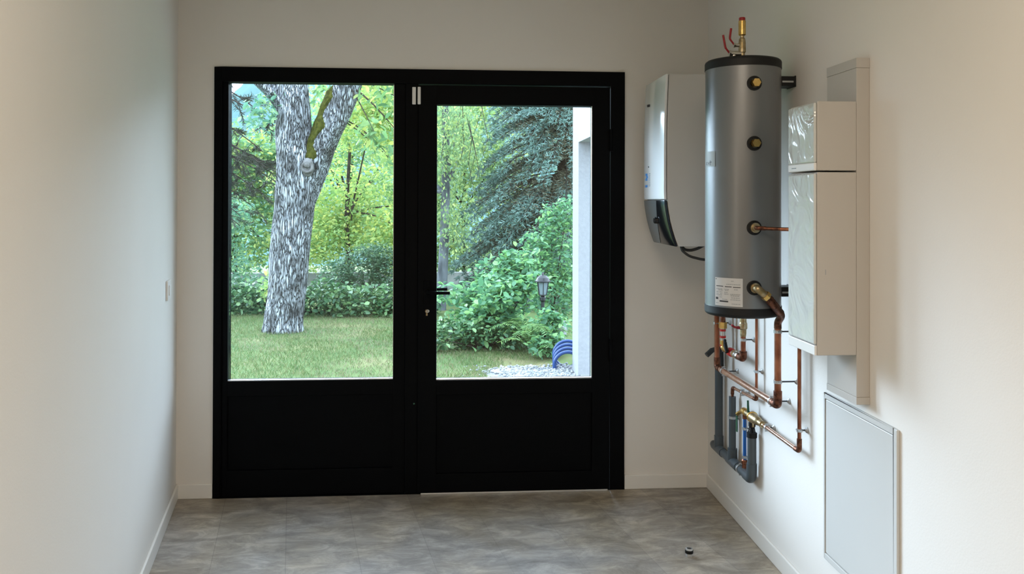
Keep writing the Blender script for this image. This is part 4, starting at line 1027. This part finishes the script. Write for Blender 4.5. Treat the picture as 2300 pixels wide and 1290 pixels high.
shrub('ground_cover', 'low dark-leaved ground plants edging the lawn under the shrub', (0.3, 4.9, GZ - 0.02), bl, 1900, 'leaf_hedge', 0.06, 'plant', 0.4, 0.6)
bl = [(1.25, 6.3, 1.15, .20, .2, .35), (1.38, 6.3, 0.7, .3, .25, .4), (1.05, 6.2, 0.85, .22, .2, .35), (1.3, 6.2, 0.3, .35, .3, .4), (1.45, 6.3, 1.35, .18, .2, .25)]
shrub('tall_shrub', 'tall pale-leaved shrub beside the white pillar, above the lantern', (1.25, 6.3, GZ - 0.05), bl, 2600, 'leaf_shrub', 0.075, 'shrub', 0.3, 0.45)
bl = random_blobs(9, 0.86, 1.12, 4.25, 4.45, -0.08, 0.14, 0.08, 0.13) + random_blobs(5, 0.84, 1.14, 4.42, 4.56, 0.14, 0.30, 0.07, 0.10)
shrub('ground_cover', 'low leafy plants at the foot of the garden lantern, above the blue hose', (1.0, 4.35, GZ - 0.02), bl, 1050, 'leaf_shrub', 0.07, 'plant', 0.3, 0.55)
# fern: fronds with many leaflets
t = thing('fern', (0.83, 4.62, GZ - 0.01), 'arching fern in front of the leafy shrub, left of the lantern', 'plant')
FC = []; FD = []; mb = MB()
for k in range(30):
    a = random.uniform(0, 2 * PI); L = random.uniform(.30, .52); hgt = random.uniform(.25, .5); d = Vector((math.cos(a), math.sin(a), 0)); p0 = Vector((0.83, 4.62, GZ)); pm = p0 + d * L * .35 + Vector((0, 0, hgt)); p1 = p0 + d * L + Vector((0, 0, hgt * .62))
    q = [p0 * (1 - s) ** 2 + pm * 2 * s * (1 - s) + p1 * s * s for s in np.linspace(0, 1, 22)]
    mb.tube(q, 0.0022, 4)
    for i in range(5, 22):
        tg = (q[min(i + 1, 21)] - q[i - 1]).normalized(); sd = tg.cross(Vector((0, 0, 1))).normalized()
        for sg in (-1, 1): FC.append(tuple(q[i])); FD.append(tuple(sd * sg + tg * .5 + Vector((0, 0, -.15))))
mb.build('stems', 'leaf_fern', t)
leaves('fronds', 'leaf_fern', np.array(FC), 0.065, t, 0.22, 1.0, 0, 0.1, dirs=np.array(FD))

# ---- grass blades
def blades(name, mat, n, x0, x1, y0, y1, h, keep, stuff=True):
    x = rng.uniform(x0, x1, n); y = rng.uniform(y0, y1, n)
    k = np.array([keep(a, b) for a, b in zip(x, y)]); x = x[k]; y = y[k]
    C = np.stack([x, y, np.array([gh(a, b) for a, b in zip(x, y)]) - 0.003], 1)
    d = rng.normal(size=C.shape) * 0.55; d[:, 2] = 1
    return leaves(name, mat, C, h, None, 0.10, 0.0, 0, 0.05, stuff, d)
hedge_y = lambda x: 7.75 - 0.13 * (x + 3.3)
def patchy(x, y): return math.sin(2.1 * x + 0.7 * y) + math.sin(1.3 * y - 2.7 * x + 1) + 0.7 * math.sin(5.1 * x + 3.7 * y) 
def lawn_keep(x, y): return y < hedge_y(x) and not (x > -0.2 and y > 4.85) and not (x > 0.32 - .3 * (3.6 - y) and y < 4.0) and not (x > 0.5 and y < 4.3)
o = blades('grass', 'grass', 52000, -4.2, 1.0, 2.6, 7.8, 0.042, lambda x, y: lawn_keep(x, y) and (patchy(x, y) < 0.3 or random.random() < .45)); tag(o, 'green lawn grass outside the window', 'grass')
o = blades('dry_grass', 'straw', 22000, -4.2, 1.0, 2.6, 7.6, 0.036, lambda x, y: lawn_keep(x, y) and (patchy(x, y) > 0.1 or random.random() < .15 or (x > -0.05 and y < 4.9)) or (x > 0.0 and 3.85 < y < 4.6 and random.random() < .8)); tag(o, 'straw-coloured dry grass patches in the lawn', 'grass')
# pebbles
mb = MB()
for _ in range(2600):
    x = random.uniform(0.05, 1.15); y = random.uniform(2.6, 4.0)
    if x < 0.42 + 0.10 * math.sin(8 * y) and random.random() < .93: continue
    r = random.uniform(0.006, 0.015); mb.sphere((x, y, gh(x, y) + 0.012 + r * .4), r, 6, 4, (1, random.uniform(.7, 1.2), .7))
o = mb.build('gravel', 'pebble'); tag(o, 'pale grey gravel beside the white pillar', 'gravel', kind='stuff')

# ---- stone, hose, lantern, walls
mb = MB()
def rock(c, r, sq):
    m = MB(); m.sphere(c, r, 18, 12, sq)
    m.v = [tuple(Vector(c) + (Vector(p) - Vector(c)) * (1 + .13 * math.sin(9 * p[0] + 5 * p[2]) + .10 * math.sin(13 * p[1] + 17 * p[2]))) for p in m.v]
    return m
o = rock((1.13, 4.72, 0.04), 0.165, (0.75, .7, 1.25)).build('boulder', 'stone'); tag(origin_to(o, (1.13, 4.72, GZ)), 'pale boulder half hidden by plants beside the white pillar', 'rock')
t = thing('hose_coil', (1.11, 4.0, GZ), 'blue hose coil arching out of the gravel beside the white pillar', 'hose')
for k in range(4):
    c = (1.115 + 0.006 * k, 3.78 + 0.060 * k, GZ + 0.030 + 0.026 * k)
    MB().torus(c, (0.12, 1, 0.10), 0.136, 0.018, 40, 12).build('loop', 'hose', t)
t = thing('garden_lantern', (0.966, 4.75, GZ - 0.01), 'black garden lantern on a post among the plants', 'lantern')
LZ = 0.47; lx0, ly0 = 0.966, 4.75
MB().lathe((lx0, ly0, GZ - .01), (0, 0, 1), [(0, .05), (.02, .05), (.04, .024), (.55, .020), (.57, .034), (.60, .034), (.62, .02)], 20).build('post', 'lantern', t)
MB().lathe((lx0, ly0, LZ + .005), (0, 0, 1), [(0, .045), (.14, .066)], 6).build('glass_body', 'lantern_glass', t)
mb = MB()
for k in range(6):
    a = 2 * PI * k / 6; u, v = frame_axes(Vector((0, 0, 1))); e = u * math.cos(a) + v * math.sin(a)
    mb.tube([Vector((lx0, ly0, LZ)) + e * .047, Vector((lx0, ly0, LZ + .145)) + e * .069], .005, 6)
mb.lathe((lx0, ly0, LZ - .01), (0, 0, 1), [(0, .03), (.005, .05), (.015, .05)], 6)
mb.build('cage', 'lantern', t)
MB().lathe((lx0, ly0, LZ + .143), (0, 0, 1), [(0, .090), (.012, .092), (.018, .078), (.048, .066), (.070, .040), (.078, .014), (.098, .010), (.106, .0)], 24).build('lid', 'lantern', t)

# white wing wall with porch opening
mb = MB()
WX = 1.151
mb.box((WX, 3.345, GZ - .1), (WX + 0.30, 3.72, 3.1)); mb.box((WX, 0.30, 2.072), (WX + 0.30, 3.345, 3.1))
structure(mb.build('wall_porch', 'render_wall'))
structure(MB().box((WX + 0.02, 0.31, GZ - .1), (WX + 2.2, 3.345, GZ + 0.03)).build('porch_slab', 'garden_wall'))
o = MB().prism([(-7, 12.6), (3, 12.6), (3, 12.8), (-7, 12.8)], -0.7, 0.02).build('garden_wall', 'garden_wall'); tag(origin_to(o, (-2, 12.7, -0.7)), 'low pale garden wall glimpsed behind the hedge', 'wall')

# far hill
def hill(x, y):
    t = min(1.0, max(0.0, (y - 45) / 50)); a = math.atan2(x, y + 4.2)
    top = 22.0 + 0.8 * math.sin(a * 9 + 1) - 4.6 / (1 + math.exp((a + 0.256) / 0.007))
    return -4 + top * t ** 1.15 + 0.5 * math.sin(x * .5) * math.sin(y * .37) + 0.5 * math.sin(x * 1.3 + y) + 0.4 * math.sin(x * 2.9 - y * .7)
o = structure(grid_mesh('hillside', 'hill', -70, 70, 40, 110, 120, 60, hill))
